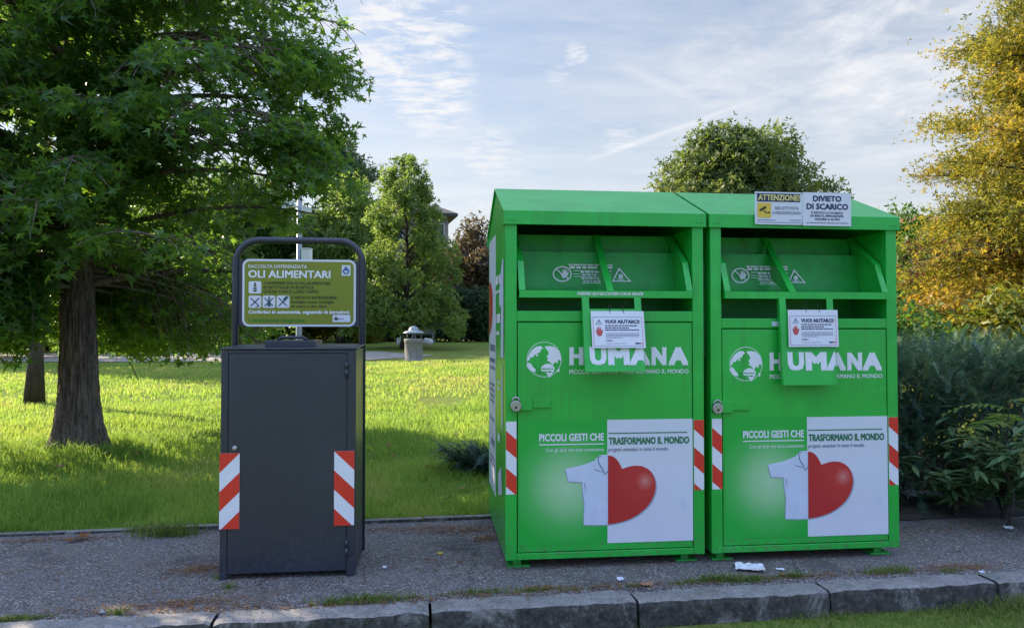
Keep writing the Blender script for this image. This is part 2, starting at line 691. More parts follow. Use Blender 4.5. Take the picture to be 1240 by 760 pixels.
def fast_mesh(name, V, T, m, rnd=None, parent=None, smooth=False):
    """V (n,3), T (k,3) triangles"""
    me = bpy.data.meshes.new(name)
    me.vertices.add(len(V))
    me.vertices.foreach_set('co', V.astype(np.float32).ravel())
    me.loops.add(len(T) * 3)
    me.loops.foreach_set('vertex_index', T.astype(np.int32).ravel())
    me.polygons.add(len(T))
    me.polygons.foreach_set('loop_start', np.arange(0, len(T) * 3, 3, dtype=np.int32))
    me.polygons.foreach_set('use_smooth', np.full(len(T), smooth, dtype=bool))
    if rnd is not None:
        at_ = me.attributes.new('rnd', 'FLOAT', 'POINT')
        at_.data.foreach_set('value', rnd.astype(np.float32))
    me.materials.append(m)
    me.update(calc_edges=True)
    me.validate()
    o = bpy.data.objects.new(name, me)
    COL.objects.link(o)
    if parent is not None:
        o.parent = parent
    return o


def instance(tv, tf, pos, rot, scl, rnd):
    """many copies of a small template as one vertex / triangle array"""
    n, k = len(pos), len(tv)
    V = np.einsum('nij,kj->nki', rot, tv) * scl[:, None, None] + pos[:, None, :]
    T = tf[None] + (np.arange(n) * k)[:, None, None]
    return V.reshape(-1, 3), T.reshape(-1, 3), np.repeat(rnd, k)


def frames(normal, spin):
    """rotation matrices whose z axis follows normal, spun about it"""
    n = normal / np.maximum(np.linalg.norm(normal, axis=1, keepdims=True), 1e-6)
    ref = np.where(np.abs(n[:, 2:3]) > 0.95, np.array([[1.0, 0, 0]]), np.array([[0, 0, 1.0]]))
    a = np.cross(ref, n)
    a /= np.maximum(np.linalg.norm(a, axis=1, keepdims=True), 1e-6)
    b = np.cross(n, a)
    c, s_ = np.cos(spin)[:, None], np.sin(spin)[:, None]
    x = a * c + b * s_
    y = np.cross(n, x)
    return np.stack([x, y, n], axis=2)


def star_leaf():
    vs, fs = [(0, 0, 0.0)], []
    lob = [(-120, 0.62), (-62, 0.92), (0, 1.0), (62, 0.92), (120, 0.62)]
    pts = []
    for i, (a, r) in enumerate(lob):
        if i == 0:
            pts.append((-165, 0.20))
        pts.append((a, r))
        nxt = lob[i + 1][0] if i < 4 else 210
        pts.append(((a + nxt) / 2 if i < 4 else 165, 0.34 if i < 4 else 0.20))
    for a, r in pts:
        t = R(a + 90)
        vs.append((r * math.cos(t), r * math.sin(t) + 0.0, -0.22 * r * r))
    for i in range(1, len(vs) - 1):
        fs.append((0, i, i + 1))
    return np.array(vs) * 0.5, np.array(fs)


def star_leaf_curled():
    v, f = star_leaf()
    v = v.copy()
    v[:, 2] = 0.42 * np.abs(v[:, 0]) - 0.75 * (v[:, 1] + 0.1) ** 2 + 0.10 * v[:, 0]
    v[:, 0] *= 0.82
    return v, f


def oval_leaf(w=0.22, fold=0.08):
    vs = [(0, 0, 0), (w, 0.3, fold), (0, 0.38, 0), (-w, 0.3, fold), (w * 0.8, 0.68, fold * 0.6), (-w * 0.8, 0.68, fold * 0.6), (0, 1, -0.06)]
    fs = [(0, 1, 2), (0, 2, 3), (1, 4, 2), (2, 5, 3), (2, 4, 6), (2, 6, 5)]
    return np.array(vs), np.array(fs)


def tuft_leaf(seed=1, n=4, w=0.30):
    """a small spray: several leaves fanned round one point"""
    rg = random.Random(seed)
    vs, fs = [], []
    for i in range(n):
        a = 2 * math.pi * (i + rg.uniform(-0.3, 0.3)) / n
        tilt = rg.uniform(-0.5, 0.7)
        d = Vector((math.cos(a) * math.cos(tilt), math.sin(a) * math.cos(tilt), math.sin(tilt)))
        sdir = Vector((-math.sin(a), math.cos(a), rg.uniform(-0.6, 0.6))).normalized()
        L = rg.uniform(0.6, 1.0)
        o = Vector((rg.uniform(-0.2, 0.2), rg.uniform(-0.2, 0.2), rg.uniform(-0.2, 0.2)))
        b = len(vs)
        vs += [o, o + d * L * 0.5 + sdir * w * 0.5, o + d * L, o + d * L * 0.5 - sdir * w * 0.5]
        fs += [(b, b + 1, b + 2), (b, b + 2, b + 3)]
    return np.array([tuple(v) for v in vs]), np.array(fs)


STAR = star_leaf()
CURLED = star_leaf_curled()
OVAL = oval_leaf()
NARROW = oval_leaf(0.12, 0.04)

# ------------------------------------------------------------------ setting: frames of reference
K0 = ground_at(520, 727)
KYAW = R(8.0)
KU = Vector((math.cos(KYAW), math.sin(KYAW), 0))
KV = Vector((-math.sin(KYAW), math.cos(KYAW), 0))
LAWN_T = 1.72
KERB_W, KERB_H = 0.165, 0.125


def kp(s, t, z=0.0):
    return K0 + KU * s + KV * t + Vector((0, 0, z))


def smooth(a, b, x):
    t = min(1, max(0, (x - a) / (b - a)))
    return t * t * (3 - 2 * t)


def terr(x, y):
    """height of the lawn: level near the pavement, rising gently behind"""
    z = 0.30 * smooth(9, 30, y) + 0.62 * smooth(26, 52, y)
    z += 0.035 * (noise.noise(Vector((x * 0.35, y * 0.35, 1.3)))) * smooth(5.5, 9, y)
    z += 0.05 * math.exp(-((x + 5.05) ** 2 + (y - 8.75) ** 2) / 0.9)
    return z


def build_ground():
    ss = sorted(set([-400, -250, -150, -90, -60, -40, -30, -24] + [-20 + 0.5 * i for i in range(61)] + [14, 20, 30, 45, 70, 110, 180, 300, 420]))
    ts = [-60, -20, -8, -3, -1.5, -0.8, -0.3, 0.05, 1.0, LAWN_T - 0.03, LAWN_T + 0.0]
    t = LAWN_T + 0.25
    st = 0.25
    while t < 420:
        ts.append(t)
        st = min(40, st * 1.07)
        t += st
    V, F = [], []
    for tt in ts:
        for s in ss:
            p = kp(s, tt)
            if tt < LAWN_T - 0.01:
                z = -KERB_H - 0.012 + 0.012 * noise.noise(Vector((s * 1.5, tt * 1.5, 0)))
                if tt > -0.1:
                    z = -0.14
            else:
                z = terr(p.x, p.y) - 0.012
            V.append((p.x, p.y, z))
    n = len(ss)
    for i in range(len(ts) - 1):
        for j in range(n - 1):
            F.append((i * n + j, i * n + j + 1, (i + 1) * n + j + 1, (i + 1) * n + j))
    m = bpy.data.materials.new('lawn_soil')
    m.use_nodes = True
    T = NT(m.node_tree)
    b = T.n['Principled BSDF']
    b.inputs['Roughness'].default_value = 0.95
    b.inputs['Specular IOR Level'].default_value = 0.1
    o = T.new('ShaderNodeTexCoord').outputs['Object']
    big = T.noise(o, 0.35, 5, 0.6)
    fine = T.noise(T.mapping(o, (1, 0.45, 1)), 22, 5, 0.75)
    c1 = T.ramp(fine, [(0.25, (0.06, 0.105, 0.020)), (0.5, (0.15, 0.22, 0.038)), (0.78, (0.25, 0.27, 0.07))])
    c2 = T.ramp(fine, [(0.25, (0.07, 0.085, 0.02)), (0.5, (0.19, 0.20, 0.045)), (0.78, (0.32, 0.29, 0.09))])
    f = T.ramp(big, [(0.40, (0, 0, 0)), (0.62, (1, 1, 1))])
    c = T.mix(f, c1, c2)
    dn = T.noise(o, 1.1, 4, 0.6)
    dm = T.ramp(dn, [(0.60, (0, 0, 0)), (0.72, (0.75, 0.75, 0.75))])
    c = T.mix(dm, c, (0.10, 0.085, 0.04))
    T.l.new(c, b.inputs['Base Color'])
    bp = T.new('ShaderNodeBump')
    bp.inputs['Strength'].default_value = 0.8
    bp.inputs['Distance'].default_value = 0.05
    T.l.new(fine, bp.inputs['Height'])
    T.link(bp, 0, b, 'Normal')
    mb = MB()
    mb.add(V, F, m, True)
    tag(mb.build('ground'), 'grassy lawn rising gently behind the pavement', kind='structure')


build_ground()


def asphalt_mat():
    m = bpy.data.materials.new('asphalt')
    m.use_nodes = True
    T = NT(m.node_tree)
    b = T.n['Principled BSDF']
    b.inputs['Roughness'].default_value = 0.85
    o = T.new('ShaderNodeTexCoord').outputs['Object']
    vor = T.new('ShaderNodeTexVoronoi')
    vor.inputs['Scale'].default_value = 130
    T.l.new(o, vor.inputs['Vector'])
    sepc = T.new('ShaderNodeSeparateColor')
    T.link(vor, 'Color', sepc, 0)
    c = T.ramp(sepc.outputs[0], [(0.0, (0.050, 0.043, 0.040)), (0.5, (0.130, 0.111, 0.103)), (0.85, (0.25, 0.215, 0.20)), (0.97, (0.48, 0.43, 0.40))])
    n = T.noise(o, 2.2, 6, 0.65)
    c = T.mix(T.ramp(n, [(0.40, (0, 0, 0)), (0.68, (0.75, 0.75, 0.75))]), c, T.mix(0.6, c, (0.17, 0.155, 0.16)))
    st_ = T.noise(o, 1.35, 4, 0.6, 0.2)
    c = T.mix(T.ramp(st_, [(0.57, (0, 0, 0)), (0.70, (0.75, 0.75, 0.75))]), c, (0.035, 0.032, 0.035))
    ck = T.new('ShaderNodeTexVoronoi', feature='DISTANCE_TO_EDGE')
    ck.inputs['Scale'].default_value = 0.45
    wv = T.noise(o, 5, 4, 0.7, out=1)
    wadd = T.new('ShaderNodeVectorMath', operation='MULTIPLY_ADD')
    T.l.new(wv, wadd.inputs[0])
    wadd.inputs[1].default_value = (0.22, 0.22, 0.0)
    T.l.new(o, wadd.inputs[2])
    T.l.new(wadd.outputs[0], ck.inputs['Vector'])
    cm = T.ramp(ck.outputs['Distance'], [(0.0, (0.6, 0.6, 0.6)), (0.005, (0, 0, 0))])
    c = T.mix(cm, c, (0.022, 0.020, 0.018))
    dr = T.noise(T.mapping(o, (1, 1, 1), (0, 0, 0), (4, 9, 0)), 1.7, 7, 0.72)
    gr = T.noise(o, 60, 3, 0.7)
    dmask = T.math('MULTIPLY', T.ramp(dr, [(0.52, (0, 0, 0)), (0.68, (1, 1, 1))]), T.ramp(gr, [(0.42, (0, 0, 0)), (0.55, (1, 1, 1))]))
    c = T.mix(T.math('MULTIPLY', dmask, 0.85), c, (0.20, 0.135, 0.08))
    T.l.new(c, b.inputs['Base Color'])
    bp = T.new('ShaderNodeBump')
    bp.inputs['Strength'].default_value = 0.9
    bp.inputs['Distance'].default_value = 0.006
    T.link(vor, 'Distance', bp, 'Height')
    T.link(bp, 0, b, 'Normal')
    return m


def build_pavement():
    mb = MB()
    m = asphalt_mat()
    n = 90
    rows = [0.0, 0.04, 0.3, 0.6, 0.9, 1.2, 1.5, LAWN_T - 0.05]
    V, F = [], []
    for t in rows:
        for i in range(n + 1):
            s = -9 + 20 * i / n
            p = kp(s, t)
            z = 0.006 * noise.noise(Vector((s * 1.3, t * 1.3, 3)))
            if t == 0.0:
                z -= 0.015
            V.append((p.x, p.y, z))
    for i in range(len(rows) - 1):
        for j in range(n):
            F.append((i * (n + 1) + j, i * (n + 1) + j + 1, (i + 1) * (n + 1) + j + 1, (i + 1) * (n + 1) + j))
    mb.add(V, F, m, True)
    tag(mb.build('pavement'), 'worn grey asphalt pavement under the containers', kind='structure')


build_pavement()


def kerb_mat():
    m = bpy.data.materials.new('kerb_concrete')
    m.use_nodes = True
    T = NT(m.node_tree)
    b = T.n['Principled BSDF']
    b.inputs['Roughness'].default_value = 0.9
    o = T.new('ShaderNodeTexCoord').outputs['Object']
    n = T.noise(o, 9, 7, 0.72)
    fine = T.noise(o, 120, 3, 0.7)
    c = T.ramp(n, [(0.32, (0.08, 0.068, 0.057)), (0.50, (0.235, 0.205, 0.18)), (0.75, (0.43, 0.38, 0.335))])
    c = T.mix(0.5, c, T.ramp(fine, [(0.3, (0.10, 0.095, 0.095)), (0.7, (0.42, 0.40, 0.39))]))
    g = T.new('ShaderNodeNewGeometry')
    sg = T.new('ShaderNodeSeparateXYZ')
    T.link(g, 'True Normal', sg, 0)
    face = T.ramp(sg.outputs[2], [(0.3, (1, 1, 1)), (0.7, (0, 0, 0))])
    lich = T.noise(T.mapping(o, (1, 1, 0.6)), 5.0, 7, 0.75, 0.4)
    lm = T.ramp(lich, [(0.36, (0.10, 0.10, 0.10)), (0.47, (0.97, 0.97, 0.97))])
    lc = T.ramp(T.noise(o, 26, 5, 0.7), [(0.38, (0.018, 0.016, 0.014)), (0.60, (0.075, 0.068, 0.060)), (0.75, (0.24, 0.21, 0.185))])
    c = T.mix(T.math('MULTIPLY', face, lm), c, lc)
    pit = T.ramp(T.noise(o, 48, 4, 0.75), [(0.36, (0.75, 0.75, 0.75)), (0.46, (0, 0, 0))])
    c = T.mix(pit, c, (0.07, 0.065, 0.055))
    mo = T.noise(o, 3.1, 6, 0.7)
    c = T.mix(T.ramp(mo, [(0.55, (0, 0, 0)), (0.72, (0.55, 0.55, 0.55))]), c, (0.055, 0.07, 0.03))
    T.l.new(c, b.inputs['Base Color'])
    bp = T.new('ShaderNodeBump')
    bp.inputs['Strength'].default_value = 0.7
    bp.inputs['Distance'].default_value = 0.012
    T.l.new(n, bp.inputs['Height'])
    T.link(bp, 0, b, 'Normal')
    return m


KERBM = kerb_mat()


def build_kerb():
    mb = MB()
    joints_px = [(265, 741), (520, 727), (760, 713), (985, 703), (1190, 697)]
    js = [(ground_at(*p) - K0).dot(KU) for p in joints_px]
    js = [js[0] - 1.08 * k for k in (6, 5, 4, 3, 2, 1)] + js + [js[-1] + 1.08 * k for k in (1, 2, 3, 4, 5)]
    rg = random.Random(5)
    for a, b in zip(js[:-1], js[1:]):
        g = 0.008
        dz, dt = rg.uniform(-0.004, 0.006), rg.uniform(-0.006, 0.006)
        ns = 34
        prof = [(0.0, -0.20), (0.0, -0.012), (-0.012, 0.0), (-KERB_W + 0.03, 0.0), (-KERB_W + 0.006, -0.010), (-KERB_W, -0.03), (-KERB_W - 0.006, -0.09), (-KERB_W - 0.006, -0.20)]
        V, F = [], []
        for i in range(ns + 1):
            s = a + g + (b - a - 2 * g) * i / ns
            for k, (t, z) in enumerate(prof):
                w = (noise.noise(Vector((s * 9, t * 30 + k, dz * 999))) * 0.008 + noise.noise(Vector((s * 31, t * 60 + k, dz * 999))) * 0.004) if 1 < k < 7 else 0
                e = -0.006 if (i in (0, ns) and 1 < k < 6) else 0
                p = kp(s, t + dt + w * 0.5, z + 0.004 + dz + w + e)
                V.append(p)
        q = len(prof)
        for i in range(ns):
            for k in range(q - 1):
                F.append((i * q + k, i * q + k + 1, (i + 1) * q + k + 1, (i + 1) * q + k))
        F.append(tuple(range(q - 1, -1, -1)))
        F.append(tuple(ns * q + k for k in range(q)))
        mb.add(V, F, KERBM)
    tag(mb.build('kerb', fix=True), 'row of weathered concrete kerb stones', kind='structure')
    # concrete edging between pavement and lawn
    mb = MB()
    s = -9.0
    while s < 11:
        M = Matrix.Translation(kp(0, 0, 0)) @ Matrix.Rotation(KYAW, 4, 'Z')
        d = rg.uniform(-0.006, 0.006)
        mb.box(s + 0.004, s + 0.996, LAWN_T - 0.05, LAWN_T + 0.01, -0.15, 0.022 + d, KERBM, M)
        s += 1.0
    tag(mb.build('lawn_edging', bevel=0.006), 'thin concrete edging between pavement and lawn', kind='structure')


build_kerb()


def build_path():
    mb = MB()
    m = mat('gravel', (0.30, 0.255, 0.21), 0.95, var=0.4, vscale=3, dirt=(0.10, 0.13, 0.04), dscale=0.9, damt=0.8)
    n, V, F = 60, [], []
    for i in range(n + 1):
        x = -34 + 30.6 * i / n
        yc = 31.5 + 0.07 * (x + 4)
        hw = 3.2 + 0.5 * noise.noise(Vector((x * 0.5, 0, 0)))
        if i > n - 5:
            hw *= (n - i + 0.4) / 5
        for k in range(9):
            y = yc + hw * (k / 4 - 1)
            V.append((x, y, terr(x, y) + 0.006))
    for i in range(n):
        for k in range(8):
            F.append((i * 9 + k, (i + 1) * 9 + k, (i + 1) * 9 + k + 1, i * 9 + k + 1))
    mb.add(V, F, m, True)
    tag(mb.build('path'), 'pale gravel path across the lawn', kind='structure')


build_path()

# ------------------------------------------------------------------ grass
GRASS = leaf_mat('grass_blade', [(0.10, 0.20, 0.032), (0.18, 0.31, 0.048), (0.26, 0.36, 0.062), (0.38, 0.35, 0.13)], (0.42, 0.47, 0.09), 0.38, 0.55, 0.25)
GRASS_DRY = leaf_mat('verge_blade', [(0.060, 0.115, 0.024), (0.11, 0.18, 0.034), (0.19, 0.22, 0.055), (0.34, 0.30, 0.13)], (0.26, 0.30, 0.06), 0.3, 0.6, 0.2)


def blades(pos, h, w, lean, rng):
    """bent two-segment blades"""
    n = len(pos)
    a = rng.uniform(0, 2 * np.pi, n)
    side = np.stack([np.cos(a), np.sin(a), np.zeros(n)], 1)
    b = rng.uniform(0, 2 * np.pi, n)
    ld = np.stack([np.cos(b), np.sin(b), np.zeros(n)], 1) * (lean * h)[:, None]
    up = np.array([[0, 0, 1.0]])
    mid = pos + up * (h * 0.6)[:, None] + ld * 0.35
    tip = pos + up * (h * (1 - 0.25 * lean))[:, None] + ld
    hw = (w / 2)[:, None]
    V = np.stack([pos - side * hw, pos + side * hw, mid - side * hw * 0.8, mid + side * hw * 0.8, tip], 1).reshape(-1, 3)
    t = np.array([(0, 1, 3), (0, 3, 2), (2, 3, 4)])
    T = (t[None] + (np.arange(n) * 5)[:, None, None]).reshape(-1, 3)
    return V, T


def build_grass():
    rng = np.random.default_rng(3)
    Vs, Ts, Rs, off = [], [], [], 0

    def patch(n, t0, t1, hlo, hhi, wlo, whi, margin=0.6, power=1.0):
        nonlocal off
        t = t0 + (t1 - t0) * rng.uniform(0, 1, n) ** power
        y0 = K0.y + t
        xl = -0.75 * y0 - margin
        xr = np.where(t < 7, np.minimum(-0.045 * y0 + 0.45, 0.7), 0.02 * y0 + 0.6)
        x = xl + (xr - xl) * rng.uniform(0, 1, n)
        s = (x - K0.x) / math.cos(KYAW) + t * math.tan(KYAW)
        P = np.array(K0)[None] + s[:, None] * np.array(KU)[None] + t[:, None] * np.array(KV)[None]
        dn = np.array([noise.noise(Vector((p[0] * 0.9, p[1] * 0.9, 7))) for p in P])
        bare = ((P[:, 0] + 1.42) / 0.55) ** 2 + ((P[:, 1] - 14.9) / 0.8) ** 2 < 1 + 0.8 * dn
        keep = ((dn + rng.uniform(-0.6, 0.9, n)) > -0.42) & ~bare
        P, dn = P[keep], dn[keep]
        P[:, 2] = [terr(p[0], p[1]) - 0.012 for p in P]
        k = len(P)
        h = rng.uniform(hlo, hhi, k) * (1 + 0.7 * np.clip(dn, -0.6, 0.8))
        w = rng.uniform(wlo, whi, k)
        V, T = blades(P, h, w, rng.uniform(0.1, 0.9, k), rng)
        Vs.append(V)
        Ts.append(T + off)
        off += len(V)
        yy = P[:, 1]
        yel = np.clip((yy - 9) / 12, 0, 1) * 0.22
        lo = np.array([noise.noise(Vector((p[0] * 0.33, p[1] * 0.33, 21))) + 0.6 * noise.noise(Vector((p[0] * 2.1, p[1] * 1.2, 4))) for p in P])
        Rs.append(np.repeat(np.clip(rng.beta(2.2, 2.8, k) * 0.85 + 0.22 * dn + 0.55 * lo + yel, 0, 1), 5))

    patch(26000, LAWN_T + 0.0, LAWN_T + 1.1, 0.05, 0.14, 0.004, 0.008)
    patch(42000, LAWN_T + 1.0, LAWN_T + 4.0, 0.05, 0.13, 0.006, 0.011)
    patch(42000, LAWN_T + 4.0, LAWN_T + 9.5, 0.05, 0.12, 0.009, 0.016)
    patch(42000, LAWN_T + 9.5, LAWN_T + 22, 0.05, 0.11, 0.016, 0.032, power=0.8)
    patch(1500, LAWN_T - 0.05, LAWN_T + 0.05, 0.05, 0.12, 0.004, 0.007)
    # longer grass round the foot of the big tree
    n = 5000
    a = rng.uniform(0, 2 * np.pi, n)
    r = 0.42 + np.abs(rng.normal(0, 0.35, n))
    P = np.stack([-5.05 + 1.35 * r * np.cos(a), 8.72 + r * np.sin(a), np.zeros(n)], 1)
    P[:, 2] = [terr(p[0], p[1]) - 0.02 for p in P]
    V, T = blades(P, rng.uniform(0.10, 0.28, n), rng.uniform(0.006, 0.011, n), rng.uniform(0.2, 0.9, n), rng)
    Vs.append(V)
    Ts.append(T + off)
    off += len(V)
    Rs.append(np.repeat(rng.uniform(0.0, 0.6, n), 5))
    o = fast_mesh('grass', np.concatenate(Vs), np.concatenate(Ts), GRASS, np.concatenate(Rs))
    tag(o, 'green and yellow grass of the lawn', 'grass', kind='stuff')


build_grass()


def build_weeds():
    rng = np.random.default_rng(8)
    tufts = []
    # (pixel x, pixel y, radius along, radius across, blades, height)
    for (x, y, ra, rb, n, h) in ((445, 727, 0.24, 0.045, 380, 0.06), (400, 731, 0.08, 0.03, 90, 0.04), (580, 718, 0.22, 0.04, 220, 0.045), (640, 716, 0.12, 0.03, 110, 0.04),
                                 (205, 648, 0.20, 0.08, 520, 0.13), (175, 644, 0.12, 0.05, 160, 0.09), (870, 702, 0.16, 0.04, 320, 0.06), (905, 703, 0.16, 0.04, 260, 0.05), (830, 706, 0.12, 0.03, 120, 0.04), (960, 698, 0.10, 0.03, 140, 0.05),
                                 (1075, 693, 0.18, 0.05, 260, 0.06), (1150, 692, 0.06, 0.03, 50, 0.04), (140, 743, 0.06, 0.03, 70, 0.05), (10, 750, 0.14, 0.03, 200, 0.04), (45, 747, 0.1, 0.02, 80, 0.03), (275, 712, 0.04, 0.03, 40, 0.05), (262, 700, 0.03, 0.03, 30, 0.05), (500, 724, 0.1, 0.02, 60, 0.03),
                                 (770, 709, 0.1, 0.03, 60, 0.035), (690, 714, 0.12, 0.02, 50, 0.03)):
        c = ground_at(x, y)
        d = rng.normal(0, 0.5, (n, 2))
        P = np.array(c)[None] + d[:, :1] * ra * np.array(KU)[None] + d[:, 1:] * rb * np.array(KV)[None]
        P[:, 2] = -0.006
        tufts.append((P, rng.uniform(0.35, 1.15, n) * h, rng.uniform(0.003, 0.006, n)))
    for (x, y, ra, rb, n, h) in ((520, 742, 0.03, 0.01, 40, 0.04), (760, 728, 0.02, 0.01, 20, 0.03)):
        pass
    P = np.concatenate([t[0] for t in tufts])
    h = np.concatenate([t[1] for t in tufts])
    w = np.concatenate([t[2] for t in tufts])
    V, T = blades(P, h, w, rng.uniform(0.3, 1.2, len(P)), rng)
    o = fast_mesh('weeds', V, T, GRASS_DRY, np.repeat(rng.beta(1.6, 2.4, len(P)), 5))
    tag(o, 'weeds growing along the kerb and edging', 'weeds', kind='stuff')
    # rough grass of the verge below the kerb
    n = 24000
    s = rng.uniform(-2.0, 5.2, n)
    t = -KERB_W - 0.01 - rng.uniform(0, 1, n) ** 1.4 * 0.9
    P = np.array(K0)[None] + s[:, None] * np.array(KU)[None] + t[:, None] * np.array(KV)[None]
    P[:, 2] = -KERB_H - 0.014
    tall = np.array([max(0.0, noise.noise(Vector((a * 1.6, b * 1.6, 2))) + 0.15) for a, b in zip(s, t)])
    right = np.clip((s - 1.4) / 1.2, 0, 1)
    h = rng.uniform(0.3, 1.0, n) * (0.022 + 0.13 * right * (0.2 + 1.5 * tall * np.exp(-(-t - KERB_W) / 0.25)))
    keep = rng.uniform(0, 1, n) < (0.25 + 0.75 * right)
    V, T = blades(P[keep], h[keep], rng.uniform(0.003, 0.006, keep.sum()), rng.uniform(0.3, 1.3, keep.sum()), rng)
    o = fast_mesh('verge_grass', V, T, GRASS_DRY, np.repeat(np.clip(rng.beta(2, 2, keep.sum()), 0, 1), 5))
    tag(o, 'rough tall grass growing against the kerb face', 'grass', kind='stuff')


build_weeds()

# ------------------------------------------------------------------ clothes containers
YAW = R(6.4)


class Frame:
    """a thing's own axes: u along its front, v away from the camera, z up"""
    def __init__(s, O, yaw):
        s.O = Vector(O)
        s.U = Vector((math.cos(yaw), math.sin(yaw), 0))
        s.V = Vector((-math.sin(yaw), math.cos(yaw), 0))

    def uz(s, x, y, v=0.0):
        d = ray(x, y)
        C = Vector((0, 0, CAM_H))
        t = (v - (C - s.O).dot(s.V)) / d.dot(s.V)
        P = C + d * t - s.O
        return P.dot(s.U), P.z

    def rect(s, x0, y0, x1, y1, v=0.0):
        xm, ym = (x0 + x1) / 2, (y0 + y1) / 2
        return s.uz(x0, ym, v)[0], s.uz(x1, ym, v)[0], s.uz(xm, y1, v)[1], s.uz(xm, y0, v)[1]

    def world(s, u, v, z=0):
        return s.O + s.U * u + s.V * v + Vector((0, 0, z))


p = at(612, 676, 4.53)
FA = Frame((p.x, p.y, 0), YAW)
CW, CD = 1.25, 1.25
ZB, ZE, ZR, VR = 0.06, 2.182, 2.435, 0.62


def c1(x, y):
    return 580 + x * 0.3288, 210 + y * 0.3288


def c2(x, y):
    return 580 + x * 0.3553, 440 + y * 0.3553


def front(v):
    return lambda a, b: (a, v, b)


def clip_poly(P, lo, hi):
    for bound, sgn in ((lo, 1), (hi, -1)):
        Q = []
        for i in range(len(P)):
            a, b = P[i], P[(i + 1) % len(P)]
            ia, ib = (a[1] - bound) * sgn >= 0, (b[1] - bound) * sgn >= 0
            if ia:
                Q.append(a)
            if ia != ib:
                t = (bound - a[1]) / (b[1] - a[1])
                Q.append((a[0] + t * (b[0] - a[0]), bound))
        P = Q
        if not P:
            return P
    return P


def strip(name, parent, a0, a1, b0, b1, v, period, shift, phase, thick=0.002):
    """red and white warning sticker; shift is the drop of a band from the left edge to the right one"""
    mb = MB()
    mb.box(a0, a1, v, v + thick, b0, b1, RWHITE)
    k = -3
    while k * period < (b1 - b0) + 3 * period:
        top = b1 + phase - k * period
        P = [(a0, top - period / 2), (a1, top - period / 2 - shift), (a1, top - shift), (a0, top)]
        P = clip_poly(P, b0, b1)
        if len(P) > 2:
            mb.poly(P, front(v - 0.0012), RED)
        k += 1
    return mb.build(name, parent)


